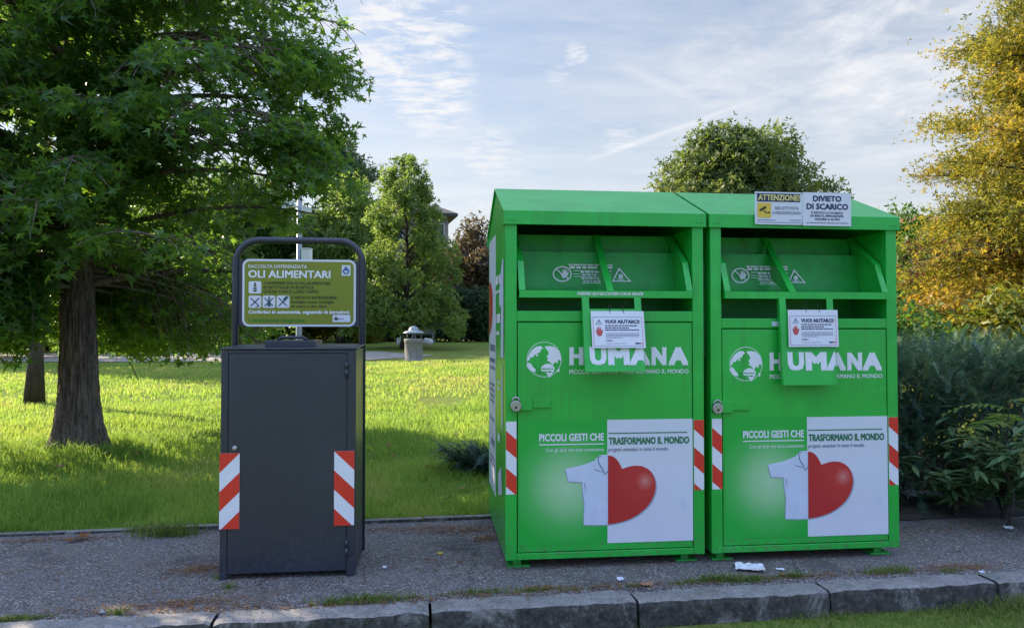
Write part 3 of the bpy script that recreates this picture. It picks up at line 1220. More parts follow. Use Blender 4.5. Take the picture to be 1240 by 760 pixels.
def build_container(Fr, second):
    root = empty('clothes_container', Fr.O, YAW)
    G = GREEN
    pw = 0.070
    z_mid1 = FB.uz(980, 385.5)[1] if second else FA.uz(740, 376.5)[1]        # lower edge of the opening
    z_mid0 = FB.uz(980, 398.5)[1] if second else FA.uz(740, 390.5)[1]        # top of the door
    zd0 = ZB + 0.045                     # foot of the door
    # ---- body: sides, back, floor, front frame
    mb = MB()
    side = [(0.0, ZB), (CD, ZB), (CD, ZE), (VR, ZR - 0.004), (0.0, ZE)]
    for u0 in (0.0, CW - 0.012):
        mb.prism(side, lambda a, b, h, u0=u0: (u0 + h, a, b), 0.0, 0.012, G)
    mb.box(0.013, CW - 0.013, CD - 0.014, CD - 0.002, ZB + 0.001, ZE, G)
    mb.box(0.013, CW - 0.013, 0.002, CD - 0.016, ZB + 0.002, ZB + 0.014, G)
    for u0, u1 in ((-0.001, pw), (CW - pw, CW + 0.001)):
        mb.box(u0, u1, -0.002, 0.045, ZB - 0.002, 2.16, G)
    mb.box(pw, CW - pw, -0.001, 0.044, ZB - 0.001, zd0 - 0.006, G)
    mb.box(pw, CW - pw, -0.001, 0.06, z_mid0 + 0.006, z_mid1, G)
    # ledge that runs back under the drawer
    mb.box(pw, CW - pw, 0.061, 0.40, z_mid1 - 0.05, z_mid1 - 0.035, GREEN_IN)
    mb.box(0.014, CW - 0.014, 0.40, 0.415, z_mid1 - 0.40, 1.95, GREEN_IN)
    # inner cheeks of the opening
    for u0 in (pw - 0.012, CW - pw + 0.002):
        mb.box(u0, u0 + 0.010, 0.046, 0.395, z_mid1 - 0.034, 2.10, G)
    mb.build('body', root, bevel=0.004, fix=True)
    # ---- roof with front lip
    mb = MB()
    o = 0.014
    prof = [(-0.022, ZE), (VR, ZR), (CD + 0.022, ZE), (CD + 0.022, ZE - 0.085), (CD + 0.012, ZE - 0.085), (CD + 0.012, ZE - 0.010), (VR, ZR - 0.012), (-0.012, ZE - 0.010), (-0.012, ZE - 0.085), (-0.022, ZE - 0.085)]
    n = len(prof)
    vs = [(-o, a, b) for a, b in prof] + [(CW + o, a, b) for a, b in prof]
    fs = [(i, (i + 1) % n, n + (i + 1) % n, n + i) for i in range(n)]
    for e in (0, n):
        q = [(0, 1, 6, 7), (1, 2, 5, 6), (2, 3, 4, 5), (0, 7, 8, 9)]
        fs += [tuple(e + i for i in f) for f in q]
    mb.add(vs, fs, G)
    for u in (0.018, 0.045, CW - 0.045, CW - 0.018):
        mb.tube([(u, -0.028, ZE - 0.055), (u, -0.0221, ZE - 0.055)], 0.007, G, 8)
    # side returns of the lip
    for u0 in (-o, CW + 0.003):
        mb.box(u0, u0 + o - 0.003, -0.0115, 0.10, ZE - 0.083, ZE - 0.011, G)
    mb.build('roof', root, bevel=0.003, fix=True)
    # ---- door
    mb = MB()
    d0, d1 = pw + 0.006, CW - pw - 0.006
    mb.box(d0, d1, 0.002, 0.020, zd0, z_mid0, G)
    door = mb
    vF = 0.0008
    y0, y1 = (426.5, 448.5) if second else (420, 442)
    for ch, x0, x1 in ((('H', 932, 948), ('A', 1001, 1024.5), ('N', 1026, 1044), ('A', 1044.5, 1068)) if second else (('H', 689.5, 706.5), ('A', 763.5, 787.5), ('N', 789, 807), ('A', 809.5, 833.5))):
        a0, a1, b0, b1 = (FB if second else FA).rect(x0, y0, x1, y1)
        door.text(ch, a0, a1, b0, b1, front(vF), LETTER, bold=0.05)
    a0, a1, b0, b1 = FB.rect(932, 452.8, 1068.5, 457.8) if second else FA.rect(689.5, 447, 834, 452.2)
    door.text('PICCOLI GESTI CHE TRASFORMANO IL MONDO', a0, a1, b0, b1, front(vF), LETTER, bold=0.012)
    gx, gz = FB.uz(903.5, 440.5) if second else FA.uz(659, 435)
    gr = 0.108
    door.ring(gx, gz, gr, gr, 0.0035, front(vF), LETTER)
    s_ = gr / 125.0

    def gp(P):
        return [(gx + (x - 165) * s_, gz - (y - 187) * s_) for x, y in P]
    for P in ([(44, 190), (52, 160), (75, 122), (108, 95), (140, 92), (158, 106), (140, 120), (137, 135), (122, 140), (112, 150), (96, 155), (84, 172), (66, 172), (58, 196)],
              [(178, 112), (168, 96), (205, 92), (238, 98), (262, 118), (285, 150), (290, 180), (284, 200), (272, 188), (262, 194), (262, 218), (248, 206), (236, 212), (226, 230), (214, 214), (200, 200), (184, 196), (192, 180), (182, 165), (196, 150), (194, 130)],
              [(140, 262), (146, 238), (168, 222), (196, 216), (222, 226), (240, 246), (236, 268), (224, 284), (214, 308), (200, 314), (190, 300), (184, 284), (160, 280)],
              [(38, 226), (52, 208), (72, 218), (84, 240), (102, 256), (104, 276), (86, 272), (66, 268), (50, 250)],
              [(104, 160), (118, 148), (124, 158), (112, 166)], [(258, 268), (272, 252), (276, 266), (266, 282)]):
        door.poly(gp(P), front(vF), LETTER)
    door.words(gx - 0.05, gx + 0.055, gz - 0.062, gz - 0.054, front(vF - 0.001), GREEN_IN, 4)
    door.words(gx - 0.045, gx + 0.045, gz - 0.080, gz - 0.072, front(vF - 0.001), GREEN_IN, 5)
    dobj = door.build('door', root)
    # ---- poster
    ps = MB()
    x0, y0 = c2(150, 190)
    x1, y1 = c2(438.5, 190)
    x2, y2 = c2(731, 608)
    u0 = d0 + 0.008
    um = FA.uz(735.5, 580)[0]
    u1 = FA.uz(839.7, 580)[0] - 0.004
    zt = FA.uz(788, 507.3)[1]
    zb_ = FA.uz(788, 655.3)[1]
    ps.rect(u0, um, zb_, zt, front(0.0006), POSTER)
    ps.box(um, u1, -0.0008, 0.0012, zb_, zt, WHITE)
    vp = -0.0004

    def R2(x0, y0, x1, y1):
        return FA.rect(*c2(x0, y0), *c2(x1, y1))
    ps.text('PICCOLI GESTI CHE', *R2(205, 238, 426, 264), front(vp), LETTER, bold=0.036)
    ps.rect(*R2(205, 273, 426, 276.5), front(vp), LETTER)
    ps.text('Con gli abiti che doni sosteniamo', *R2(228, 287, 426, 303), front(vp), LETTER, bold=0.0)
    vw = -0.0024
    ps.rect(*R2(441, 233.5, 709, 237), front(vw), DKGREEN)
    ps.text('TRASFORMANO IL MONDO', *R2(442, 249, 716, 274), front(vw), DKGREEN, bold=0.036)
    ps.text('progetti umanitari in tutto il mondo.', *R2(441, 284, 646, 301), front(vw), NAVY)
    # shirt half and heart half of the print (outline measured on the enlarged print)

    def q7(x, y):
        return FA.uz(680 + x * 0.2104, 500 + y * 0.2104)
    shirt = [(266, 238), (240, 238), (222, 240), (204, 252), (190, 272), (120, 298), (22, 320), (30, 350), (40, 392), (78, 394), (118, 396), (122, 460), (132, 520), (128, 600), (128, 640), (200, 642), (266, 640)]
    heart = [(267, 242), (285, 244), (302, 252), (318, 266), (334, 290), (348, 320), (370, 312), (400, 303), (430, 300), (462, 303), (492, 316), (514, 335), (530, 362), (539, 392), (541, 425), (534, 462), (520, 496), (498, 530), (470, 558), (436, 584), (396, 606), (350, 622), (310, 632), (267, 638)]
    sp = [q7(x, y) for x, y in shirt]
    hp = [q7(x, y) for x, y in heart]
    ps.poly([(a - 0.004, b - 0.006) for a, b in sp][::-1], front(vp), SHADE)
    ps.poly(sp[::-1], front(vp - 0.0014), SHIRT)
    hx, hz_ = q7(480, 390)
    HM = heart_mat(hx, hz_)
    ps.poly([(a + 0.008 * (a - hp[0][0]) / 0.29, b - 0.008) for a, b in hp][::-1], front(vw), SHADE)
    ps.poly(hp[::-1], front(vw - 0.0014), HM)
    vs2 = vp - 0.0026
    for P in ([(206, 250), (212, 290), (232, 322), (246, 352), (250, 350), (238, 318), (218, 288), (211, 250)], [(190, 326), (232, 338), (232, 334), (191, 322)], [(262, 330), (248, 352), (251, 354), (266, 336)],
              [(206, 250), (232, 244), (232, 247), (210, 254)], [(130, 400), (136, 440), (139, 440), (133, 400)]):
        ps.poly([q7(x, y) for x, y in P][::-1], front(vs2), GREYINK)
    # torn scraps of an old sticker
    for P in ([(686, 512), (704, 500), (714, 510), (706, 524), (690, 526)], [(700, 530), (718, 538), (722, 552), (706, 548)]):
        ps.poly([q7(x, y) for x, y in P][::-1], front(vw), SHIRT)
    ps.build('poster', root)
    # ---- poster on the left flank
    sd_ = MB()
    sm = lambda h: (lambda a, b: (-h, a, b))

    def sr(a0, a1, b0, b1, h, m):
        sd_.poly([(a1, b0), (a0, b0), (a0, b1), (a1, b1)], sm(h), m)
    sd_.box(-0.0012, -0.0002, 0.66, 1.19, 0.30, 2.12, WHITE)
    hc = []
    for i in range(25):
        t = -math.pi / 2 + math.pi * i / 24
        hc.append((1.188 - 0.30 * math.cos(t) * (1 + 0.12 * math.sin(t)), 1.62 + 0.20 * math.sin(t)))
    sd_.poly(hc, sm(0.003), HM)
    for (v0, v1, zz, hh, sd2) in ((0.70, 1.10, 1.30, 0.05, 1), (0.70, 1.12, 1.22, 0.03, 2), (0.72, 1.1, 1.17, 0.02, 3), (0.74, 1.1, 1.05, 0.018, 4), (0.74, 1.1, 1.01, 0.018, 5), (0.74, 1.08, 0.97, 0.018, 6), (0.74, 1.1, 0.93, 0.018, 7),
                                  (0.74, 1.1, 0.80, 0.018, 8), (0.74, 1.0, 0.62, 0.05, 9), (0.74, 1.1, 0.52, 0.02, 10), (0.74, 1.1, 0.48, 0.02, 11)):
        sd_.words(v0, v1, zz, zz + hh, lambda a, b: (-0.003, a, b), GREYINK, sd2)
    for (v0, v1, zz, hh, sd2) in ((0.30, 0.62, 1.76, 0.06, 21), (0.36, 0.62, 1.70, 0.02, 22), (0.30, 0.64, 1.50, 0.06, 23), (0.36, 0.60, 1.42, 0.025, 24), (0.3, 0.5, 1.10, 0.02, 25), (0.3, 0.5, 1.06, 0.02, 26), (0.32, 0.52, 0.72, 0.05, 27)):
        sd_.words(v0, v1, zz, zz + hh, lambda a, b: (-0.003, a, b), LETTER, sd2)
    sd_.poly([(0.10, 1.28), (0.26, 1.28), (0.25, 1.62), (0.36, 1.60), (0.38, 1.70), (0.24, 1.84), (0.16, 1.90), (0.10, 1.90)], sm(0.003), SHIRT)
    sd_.poly([(0.14, 0.86), (0.20, 0.80), (0.24, 1.0), (0.20, 1.22), (0.15, 1.24)], sm(0.003), SHIRT)
    sd_.poly([(0.18, 0.42), (0.42, 0.36), (0.46, 0.50), (0.24, 0.58)], sm(0.003), SHIRT)
    sd_.build('flank_poster', root, fix=True)
    # ---- reflective strips
    zt1, zb1 = FA.uz(621, 510)[1], FA.uz(621, 598)[1]
    strip('reflective_strip', root, 0.003, pw - 0.003, zb1, zt1, -0.0045, 0.224, 0.055, -0.055)
    zt2, zb2 = FA.uz(846, 508)[1], FA.uz(846, 592.5)[1]
    strip('reflective_strip', root, CW - pw + 0.003, CW - 0.003, zb2, zt2, -0.0045, 0.224, 0.055, 0.055)
    # ---- latch and padlock
    mb = MB()
    a0, a1, b0, b1 = R2(130, 116, 181, 158)
    mb.box(a0, a1, -0.022, 0.0015, b0, b1, G)
    a0, a1, b0, b1 = R2(182, 120, 245, 150)
    mb.box(a0, a1, -0.010, 0.0015, b0, b1, G)
    mb.tube([(a1 - 0.012, -0.014, (b0 + b1) / 2), (a1 - 0.012, -0.010, (b0 + b1) / 2)], 0.006, G, 8)
    la = mb.build('latch', root, bevel=0.003)
    if second:
        la.location = (-0.030, 0, -0.030)
    mb = MB()
    pu, pz = FA.uz(*c2(124, 143))
    mb.tube([(pu, -0.040, pz), (pu, -0.037, pz), (pu, -0.014, pz), (pu, -0.011, pz)], [0.030, 0.034, 0.034, 0.030], STEEL, 20)
    arc = [(pu + 0.022 * math.cos(R(a)), -0.026, pz + 0.030 + 0.022 * math.sin(R(a))) for a in range(0, 181, 20)]
    mb.tube(arc, 0.006, STEEL, 8)
    mb.tube([(pu, -0.0412, pz - 0.008), (pu, -0.040, pz - 0.008)], 0.008, BLACK, 10)
    mb.build('padlock', la)
    # ---- feet
    for u in (0.055, CW - 0.13):
        for v in (0.10, CD - 0.14):
            mb = MB()
            mb.box(u, u + 0.05, v - 0.03, v + 0.05, 0.012, ZB - 0.001, G)
            mb.box(u - 0.035, u + 0.10, v - 0.05, v + 0.07, -0.002, 0.012, G)
            mb.build('foot', root, bevel=0.002)
    # ---- hopper drawer
    mb = MB()
    zl0, zl1 = FA.uz(740, 360.5, -0.03)[1], FA.uz(740, 352, -0.03)[1]
    h0, h1 = pw + 0.016, CW - pw - 0.016
    cheek = [(-0.025, zl0), (-0.025, zl1), (0.055, 1.875), (0.36, 2.085), (0.375, 2.05), (0.30, zl0)]
    for u in (h0, h1 - 0.008):
        mb.prism(cheek, lambda a, b, h, u=u: (u + h, a, b), 0.0, 0.008, G)

    def flange(P, u0, u1):
        for (a, b), (c, d) in zip(P[:-1], P[1:]):
            t = Vector((c - a, d - b)).normalized() * 0.0
            nx, nz = -(d - b), (c - a)
            L = math.hypot(nx, nz)
            nx, nz = nx / L * 0.006, nz / L * 0.006
            mb.prism([(a, b), (c, d), (c + nx, d + nz), (a + nx, b + nz)], lambda p, q, h: (h, p, q), u0, u1, G)
    edge = [(-0.026, zl1), (0.054, 1.877), (0.36, 2.087)]
    flange(edge, h0 - 0.006, h0 + 0.032)
    flange(edge, h1 - 0.032, h1 + 0.006)
    mb.box(h0 - 0.004, h1 + 0.004, -0.034, -0.026, zl0, zl1, G)
    mb.box(h0 - 0.004, h1 + 0.004, -0.0259, 0.02, zl0 + 0.001, zl0 + 0.008, G)
    curve = [(0.020, zl0 + 0.004), (0.12, zl0 + 0.006), (0.20, zl0 + 0.014), (0.245, zl0 + 0.038), (0.272, zl0 + 0.085), (0.285, zl0 + 0.16), (0.292, 1.965)]
    cv = [(u, a, b) for a, b in curve for u in (h0 + 0.009, h1 - 0.009)]
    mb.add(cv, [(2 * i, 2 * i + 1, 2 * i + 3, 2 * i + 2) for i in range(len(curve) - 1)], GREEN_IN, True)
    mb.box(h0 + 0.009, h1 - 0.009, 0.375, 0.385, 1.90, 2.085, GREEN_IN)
    PR = MB()
    # print on the curved back
    fp = 0.276
    mp = lambda a, b: (a, fp, b)

    def R3(x0, y0, x1, y1):
        k = 0.1774
        return FA.rect(630 + x0 * k, 300 + y0 * k, 630 + x1 * k, 300 + y1 * k, fp)

    def q3(x, y):
        return FA.uz(630 + x * 0.1774, 300 + y * 0.1774, fp)
    a0, a1, b0, b1 = R3(221, 125, 352, 232)
    ca, cb, ra, rb = (a0 + a1) / 2, (b0 + b1) / 2, (a1 - a0) / 2, (b1 - b0) / 2
    PR.ring(ca, cb, ra, rb, 0.009, mp, LETTER)
    hand = [(0.05, -0.55), (0.35, -0.45), (0.62, -0.1), (0.68, 0.3), (0.58, 0.3), (0.52, 0.1), (0.48, 0.55), (0.38, 0.55), (0.36, 0.12), (0.30, 0.65), (0.19, 0.65), (0.19, 0.12), (0.12, 0.58), (0.02, 0.55), (0.05, 0.0), (-0.12, 0.18), (-0.2, 0.08)]
    PR.poly([(ca + x * ra, cb + y * rb) for x, y in hand], mp, LETTER)
    PR.poly([(ca - 0.68 * ra, cb + 0.55 * rb), (ca - 0.60 * ra, cb + 0.66 * rb), (ca + 0.68 * ra, cb - 0.55 * rb), (ca + 0.60 * ra, cb - 0.66 * rb)][::-1], lambda a, b: (a, fp - 0.0015, b), LETTER)
    tri = [q3(673, 134), q3(760, 231), q3(624, 231)]
    cen = (sum(t[0] for t in tri) / 3, sum(t[1] for t in tri) / 3)
    inn = [(cen[0] + (a - cen[0]) * 0.74, cen[1] + (b - cen[1]) * 0.74) for a, b in tri]
    for i in range(3):
        j = (i + 1) % 3
        PR.poly([tri[i], inn[i], inn[j], tri[j]], mp, LETTER)
    sk = [(cen[0] + 0.016 * math.cos(t * 0.5236), cen[1] + 0.003 + 0.017 * math.sin(t * 0.5236)) for t in range(12)]
    PR.poly(sk, mp, LETTER)
    for e in (-1, 1):
        PR.rect(cen[0] - 0.026, cen[0] + 0.026, cen[1] - 0.020, cen[1] - 0.015, lambda a, b, e=e: (a, fp, b + e * (a - cen[0]) * 0.3 - 0.003), LETTER)
    for i, (x0, x1, y0, y1) in enumerate(((330, 628, 112, 122), (335, 540, 126, 142), (582, 630, 128, 142), (362, 540, 154, 160), (590, 625, 158, 164), (412, 540, 160, 172), (362, 412, 176, 181), (420, 540, 178, 190), (412, 545, 196, 205), (365, 410, 192, 197), (420, 548, 208, 216), (430, 550, 224, 232), (424, 552, 238, 250), (590, 622, 178, 183), (590, 622, 198, 203))):
        PR.words(*R3(x0, y0, x1, y1), mp, LETTER, 40 + i)
    a0, a1, b0, b1 = FA.rect(699.5, 353.6, 779, 358.2, -0.035)
    hop = mb.build('hopper', root)
    PR.build('warning_print', hop)
    mb = MB()
    mb.text('INSERIRE QUI SACCHI BEN CHIUSI GRAZIE', a0, a1, b0, b1, front(-0.0352), LETTER, bold=0.03)
    mb.build('lip_print', hop)
    # divider rib
    mb = MB()
    ub, ut = FA.uz(736, 351, -0.02)[0], FA.uz(725, 287, 0.36)[0]
    rib = [(-0.020, zl1 + 0.001), (0.37, 2.082), (0.372, 2.06), (0.285, 1.80), (0.02, zl0 + 0.02)]
    um_ = (ub + ut) / 2
    mb.prism(rib, lambda a, b, h: (um_ + h, a, b), -0.003, 0.003, G)
    mb.prism([(-0.024, zl1 + 0.002), (0.366, 2.088), (0.368, 2.082), (-0.020, zl1 - 0.004)], lambda a, b, h: (um_ + h, a, b), -0.021, 0.021, G)
    mb.build('divider', hop, fix=True)
    return root, zl0


def build_flap(root, Fr, ul_px, ur_px, vC, ty0, ty1, letters):
    """bracket that hangs from the drawer lip in front of the door, overprinted with part of the lettering"""
    G = GREEN
    fl_ = MB()
    zA, vA = ZL0 + 0.004, -0.036
    zC = Fr.uz((ul_px + ur_px) / 2, 450 if Fr is FA else 466, vC)[1]
    L = math.hypot(zA - zC, vC - vA)
    dz, dv = (zC - zA) / L, (vC - vA) / L
    vm = (vA + vC) / 2
    fu0, fu1 = Fr.uz(ul_px, 381, vm)[0], Fr.uz(ur_px, 381, vm)[0]

    def fm(a, b, h=0.0):
        """b: distance down the flap, h: towards the viewer"""
        return (a, vA + dv * b + dz * h, zA + dz * b - dv * h)
    cb_ = 0.075
    for P in ([(fu0, 0), (fu0 + 0.042, 0), (fu0 + 0.042, cb_), (fu0, cb_)], [(fu1 - 0.042, 0), (fu1, 0), (fu1, cb_), (fu1 - 0.042, cb_)], [(fu0, cb_), (fu1, cb_), (fu1, L), (fu0, L)]):
        fl_.prism(P, lambda a, b, h: fm(a, b, h), 0.0, 0.004, G)
    for a in (fu0, fu1 - 0.004):
        fl_.prism([(a, 0), (a + 0.004, 0), (a + 0.004, L), (a, L)], lambda a, b, h: fm(a, b, h), -0.03, -0.0005, G)

    def fpix(x, y):
        """photo pixel on the flap's own plane"""
        u, z = Fr.uz(x, y, vC)
        for _ in range(5):
            b = (z - zA) / dz
            u, z = Fr.uz(x, y, vA + dv * b)
        return u, b
    for ch, x0, x1 in letters:
        ta, tb = fpix(x0, ty1)
        tc, td = fpix(x1, ty0)
        fl_.text(ch, ta, tc, -tb, -td, lambda a, b: fm(a, -b, 0.0055), LETTER, bold=0.05, clip=(fu0 + 0.004, fu1 - 0.004))
    fl_.build('flap', root, fix=False)
    return fm, fpix


U2 = CW + 0.048
FB = Frame(FA.world(U2, 0), YAW)
CONT, ZL0 = build_container(FA, False)
tag(CONT, 'tall green metal clothes container on the left of the pair, plain roof without signs', 'clothes bank', 'green clothes containers')
CONT2, _ = build_container(FB, True)
tag(CONT2, 'tall green metal clothes container with two white warning plates on its roof edge', 'clothes bank', 'green clothes containers')


FLAP1 = build_flap(CONT, FA, 706.6, 778.3, -0.130, 420, 442, (('U', 714.5, 733.5), ('M', 736.5, 761.5), ('A', 762.5, 787)))
FLAP2 = build_flap(CONT2, FB, 945.5, 1010.5, -0.085, 426, 448.5, (('U', 954, 972.5), ('M', 975.5, 1000), ('A', 1001, 1024.5)))
# the printing on the second container sits a little further to the left, and its lip carries none
for hp_ in [c for c in CONT2.children if c.name.startswith('hopper')]:
    for ch in list(hp_.children):
        if ch.name.startswith('warning_print'):
            ch.location.x -= 0.085
        elif ch.name.startswith('divider'):
            ch.location.x -= 0.115
        elif ch.name.startswith('lip_print'):
            bpy.data.objects.remove(ch)
_mb = MB()
_a0, _a1, _b0, _b1 = FB.rect(934.5, 389.2, 946.5, 394.6)
_mb.box(_a0, _a1, -0.0028, -0.0012, _b0, _b1, SHIRT)
_mb.build('rail_sticker', CONT2)


def build_notice(root_c, flap, x0, x1, y0, y1, skew, label):
    """laminated sheet tied to the flap with black wire"""
    FM, fpix = flap
    xm, ym = (x0 + x1) / 2, (y0 + y1) / 2
    cu, cb = fpix(x0, ym)[0], fpix(xm, y0)[1]
    w, h = fpix(x1, ym)[0] - cu, fpix(xm, y1)[1] - cb
    mb = MB()

    def m(a, b, k=0.0):      # a right, b up from the top-left corner; slight sag of the sheet
        bow = 0.006 * math.sin(math.pi * a / w) + 0.004 * max(0, -b) / h
        return FM(cu + a + skew * b, cb - b, 0.018 + bow + k)
    n = 10
    V = [m(w * i / n, -h * j) for j in (0, 0.5, 1) for i in range(n + 1)]
    Fq = [(j * (n + 1) + i, (j + 1) * (n + 1) + i, (j + 1) * (n + 1) + i + 1, j * (n + 1) + i + 1) for j in range(2) for i in range(n)]
    mb.add(V, Fq, PAPER)
    V2 = [m(w * i / n, -h * j, -0.0015) for j in (0, 0.5, 1) for i in range(n + 1)]
    mb.add(V2, [f[::-1] for f in Fq], PAPER)
    X, Y = lambda x: (x - 421) / 362 * w, lambda y: -(y - 263) / 262 * h
    t = lambda a, b: m(a, b, 0.0012)

    def bar(x0, y0, x1, y1, mt):
        k = 8
        a, b = X(x0), X(x1)
        V = [t(a + (b - a) * i / k, Y(yy)) for yy in (y1, y0) for i in range(k + 1)]
        mb.add(V, [(i, i + 1, k + 2 + i, k + 1 + i) for i in range(k)], mt)
    bar(433, 305, 766, 307.5, GREYINK)
    bar(433, 511, 766, 513.5, GREYINK)
    bar(432, 305, 434.5, 513, PINK)
    bar(765, 305, 767.5, 513, PINK)
    mb.text('VUOI AIUTARCI?', X(512), X(752), Y(352), Y(326), t, NAVY, bold=0.036)
    for i, (x0, x1, y0, y1, mt) in enumerate(((512, 732, 364, 371, NAVY), (512, 676, 380, 387, NAVY), (512, 742, 395, 402, NAVY), (514, 742, 421, 425, GREYINK), (514, 742, 431, 435, GREYINK), (514, 742, 441, 445, GREYINK), (514, 626, 451, 455, GREYINK), (512, 560, 470, 477, NAVY), (512, 650, 493, 496, GREYINK), (712, 742, 488, 498, NAVY))):
        mb.words(X(x0), X(x1), Y(y1), Y(y0), t, mt, 60 + i)
    mb.text('!', X(470), X(476), Y(352), Y(330), t, GREYINK, bold=0.03)
    for P in ([(473, 319), (494, 359), (490, 359), (473, 327)], [(473, 319), (473, 327), (456, 359), (452, 359)], [(452, 359), (456, 356), (490, 356), (494, 359)]):
        mb.poly([(X(x), Y(y)) for x, y in P][::-1], t, GREYINK)
    mb.rect(X(743), X(762), Y(497), Y(489), t, PINK)
    hand = [(462, 440), (452, 420), (450, 396), (455, 394), (459, 406), (458, 380), (463, 379), (466, 400), (468, 375), (473, 375), (475, 400), (479, 378), (484, 380), (484, 402), (490, 396), (497, 398), (492, 420), (484, 440)]
    mb.poly([(X(x), Y(y)) for x, y in hand], t, PINK)
    o = mb.build('paper_notice', None)
    wires = []
    for a in (w * 0.36, w * 0.62):
        wr = MB()
        b0 = Vector(m(a, -0.012, 0.002))
        b1 = Vector(FM(cu + a - 0.005, cb - 0.03, 0.012))
        b2 = Vector(FM(cu + a + 0.008, cb - 0.052, 0.004))
        wr.tube([b0, b1, b2, Vector(FM(cu + a + 0.016, cb - 0.06, 0.02))], 0.0022, BLACK, 6)
        wr.build('wire_tie', o)
    o.location = root_c.location
    o.rotation_euler = (0, 0, YAW)
    tag(o, label, 'notice', 'white notices tied to the flaps')
    return o


build_notice(CONT, FLAP1, 715.5, 779.5, 377.5, 422, 0.0, 'white paper notice wired to the flap of the container without roof signs')
build_notice(CONT2, FLAP2, 953.5, 1013.5, 375.5, 420, 0.03, 'white paper notice wired to the flap of the container carrying the warning plates')

# ---- the two warning plates on the right-hand container


def build_plates():
    v = -0.040

    def rt(x0, y0, x1, y1):
        k = 1240 / 140.0
        return FB.rect(900 + x0 / k, 220 + y0 / k, 900 + x1 / k, 220 + y1 / k, v)
    fr = front(v - 0.0015)
    # camera surveillance plate
    a0, a1, b0, b1 = rt(126, 112, 634, 460)
    mb = MB()
    mb.box(a0, a1, v, v + 0.004, b0, b1, WHITE)
    mb.rect(*rt(148, 128, 610, 216), fr, NAVY)
    mb.text('ATTENZIONE!', *rt(158, 140, 602, 204), front(v - 0.003), PALEYEL, bold=0.034)
    mb.rrect(*rt(152, 226, 298, 386), 0.008, fr, YELLOW)

    def q(x, y):
        k = 1240 / 140.0
        return FB.uz(900 + x / k, 220 + y / k, v)
    f2 = front(v - 0.003)
    mb.poly([q(x, y) for x, y in ((168, 300), (236, 258), (250, 282), (182, 320))][::-1], f2, OLIVEINK)
    mb.poly([q(x, y) for x, y in ((222, 300), (234, 322), (284, 330), (284, 338), (230, 334), (214, 306))][::-1], f2, OLIVEINK)
    mb.poly([q(x, y) for x, y in ((266, 322), (284, 322), (284, 340), (266, 340))][::-1], f2, OLIVEINK)
    mb.text('AREA SOTTOPOSTA', *rt(338, 268, 594, 302), fr, NAVY, bold=0.0)
    mb.text('A VIDEOSORVEGLIANZA', *rt(312, 318, 618, 352), fr, NAVY, bold=0.0)
    for i, (x0, x1, y0, y1) in enumerate(((150, 350, 407, 415), (495, 620, 410, 418), (148, 622, 434, 441))):
        mb.words(*rt(x0, y0, x1, y1), fr, GREYINK, 80 + i)
    for x, y in ((140, 122), (624, 126), (140, 450), (624, 452)):
        c = q(x, y)
        mb.tube([(c[0], v - 0.003, c[1]), (c[0], v - 0.0005, c[1])], 0.004, STEEL, 8)
    mb.box(a0 + 0.05, a1 - 0.05, v + 0.0045, v + 0.014, b0 + 0.02, b0 + 0.07, STEEL)
    o = mb.build('warning_plate', None)
    o.location, o.rotation_euler = FB.O, (0, 0, YAW)
    tag(o, 'white camera surveillance plate with yellow pictogram and dark heading bar', 'sign')
    a0, a1, b0, b1 = rt(640, 118, 1156, 474)
    mb = MB()
    mb.box(a0, a1, v, v + 0.004, b0, b1, WHITE)
    mb.text('DIVIETO', *rt(748, 152, 1052, 214), fr, NAVY, bold=0.034)
    mb.text('DI SCARICO', *rt(678, 236, 1124, 300), fr, NAVY, bold=0.034)
    mb.text('È VIETATO LO SCARICO', *rt(732, 316, 1070, 346), fr, NAVY, bold=0.02)
    mb.text('DI RIFIUTI, IMMONDIZIE,', *rt(722, 356, 1076, 384), fr, NAVY, bold=0.02)
    mb.text('MACERIE O ALTRO', *rt(770, 392, 1036, 416), fr, NAVY, bold=0.02)
    mb.words(*rt(680, 438, 1126, 448), fr, GREYINK, 90)
    mb.box(a0 + 0.05, a1 - 0.05, v + 0.0045, v + 0.014, b0 + 0.02, b0 + 0.07, STEEL)
    o = mb.build('warning_plate', None)
    o.location, o.rotation_euler = FB.O, (0, 0, YAW)
    tag(o, 'white no dumping plate with large navy lettering, fixed to the roof edge', 'sign')


build_plates()

# ------------------------------------------------------------------ cooking oil collection bin
p = ground_at(265.5, 702.5)
FO = Frame((p.x, p.y, 0), YAW)


def o5(x, y):
    k = 210 / 760.0
    return 250 + x * k, 270 + y * k


def o6(x, y):
    k = 260 / 760.0
    return 250 + x * k, 460 + y * k


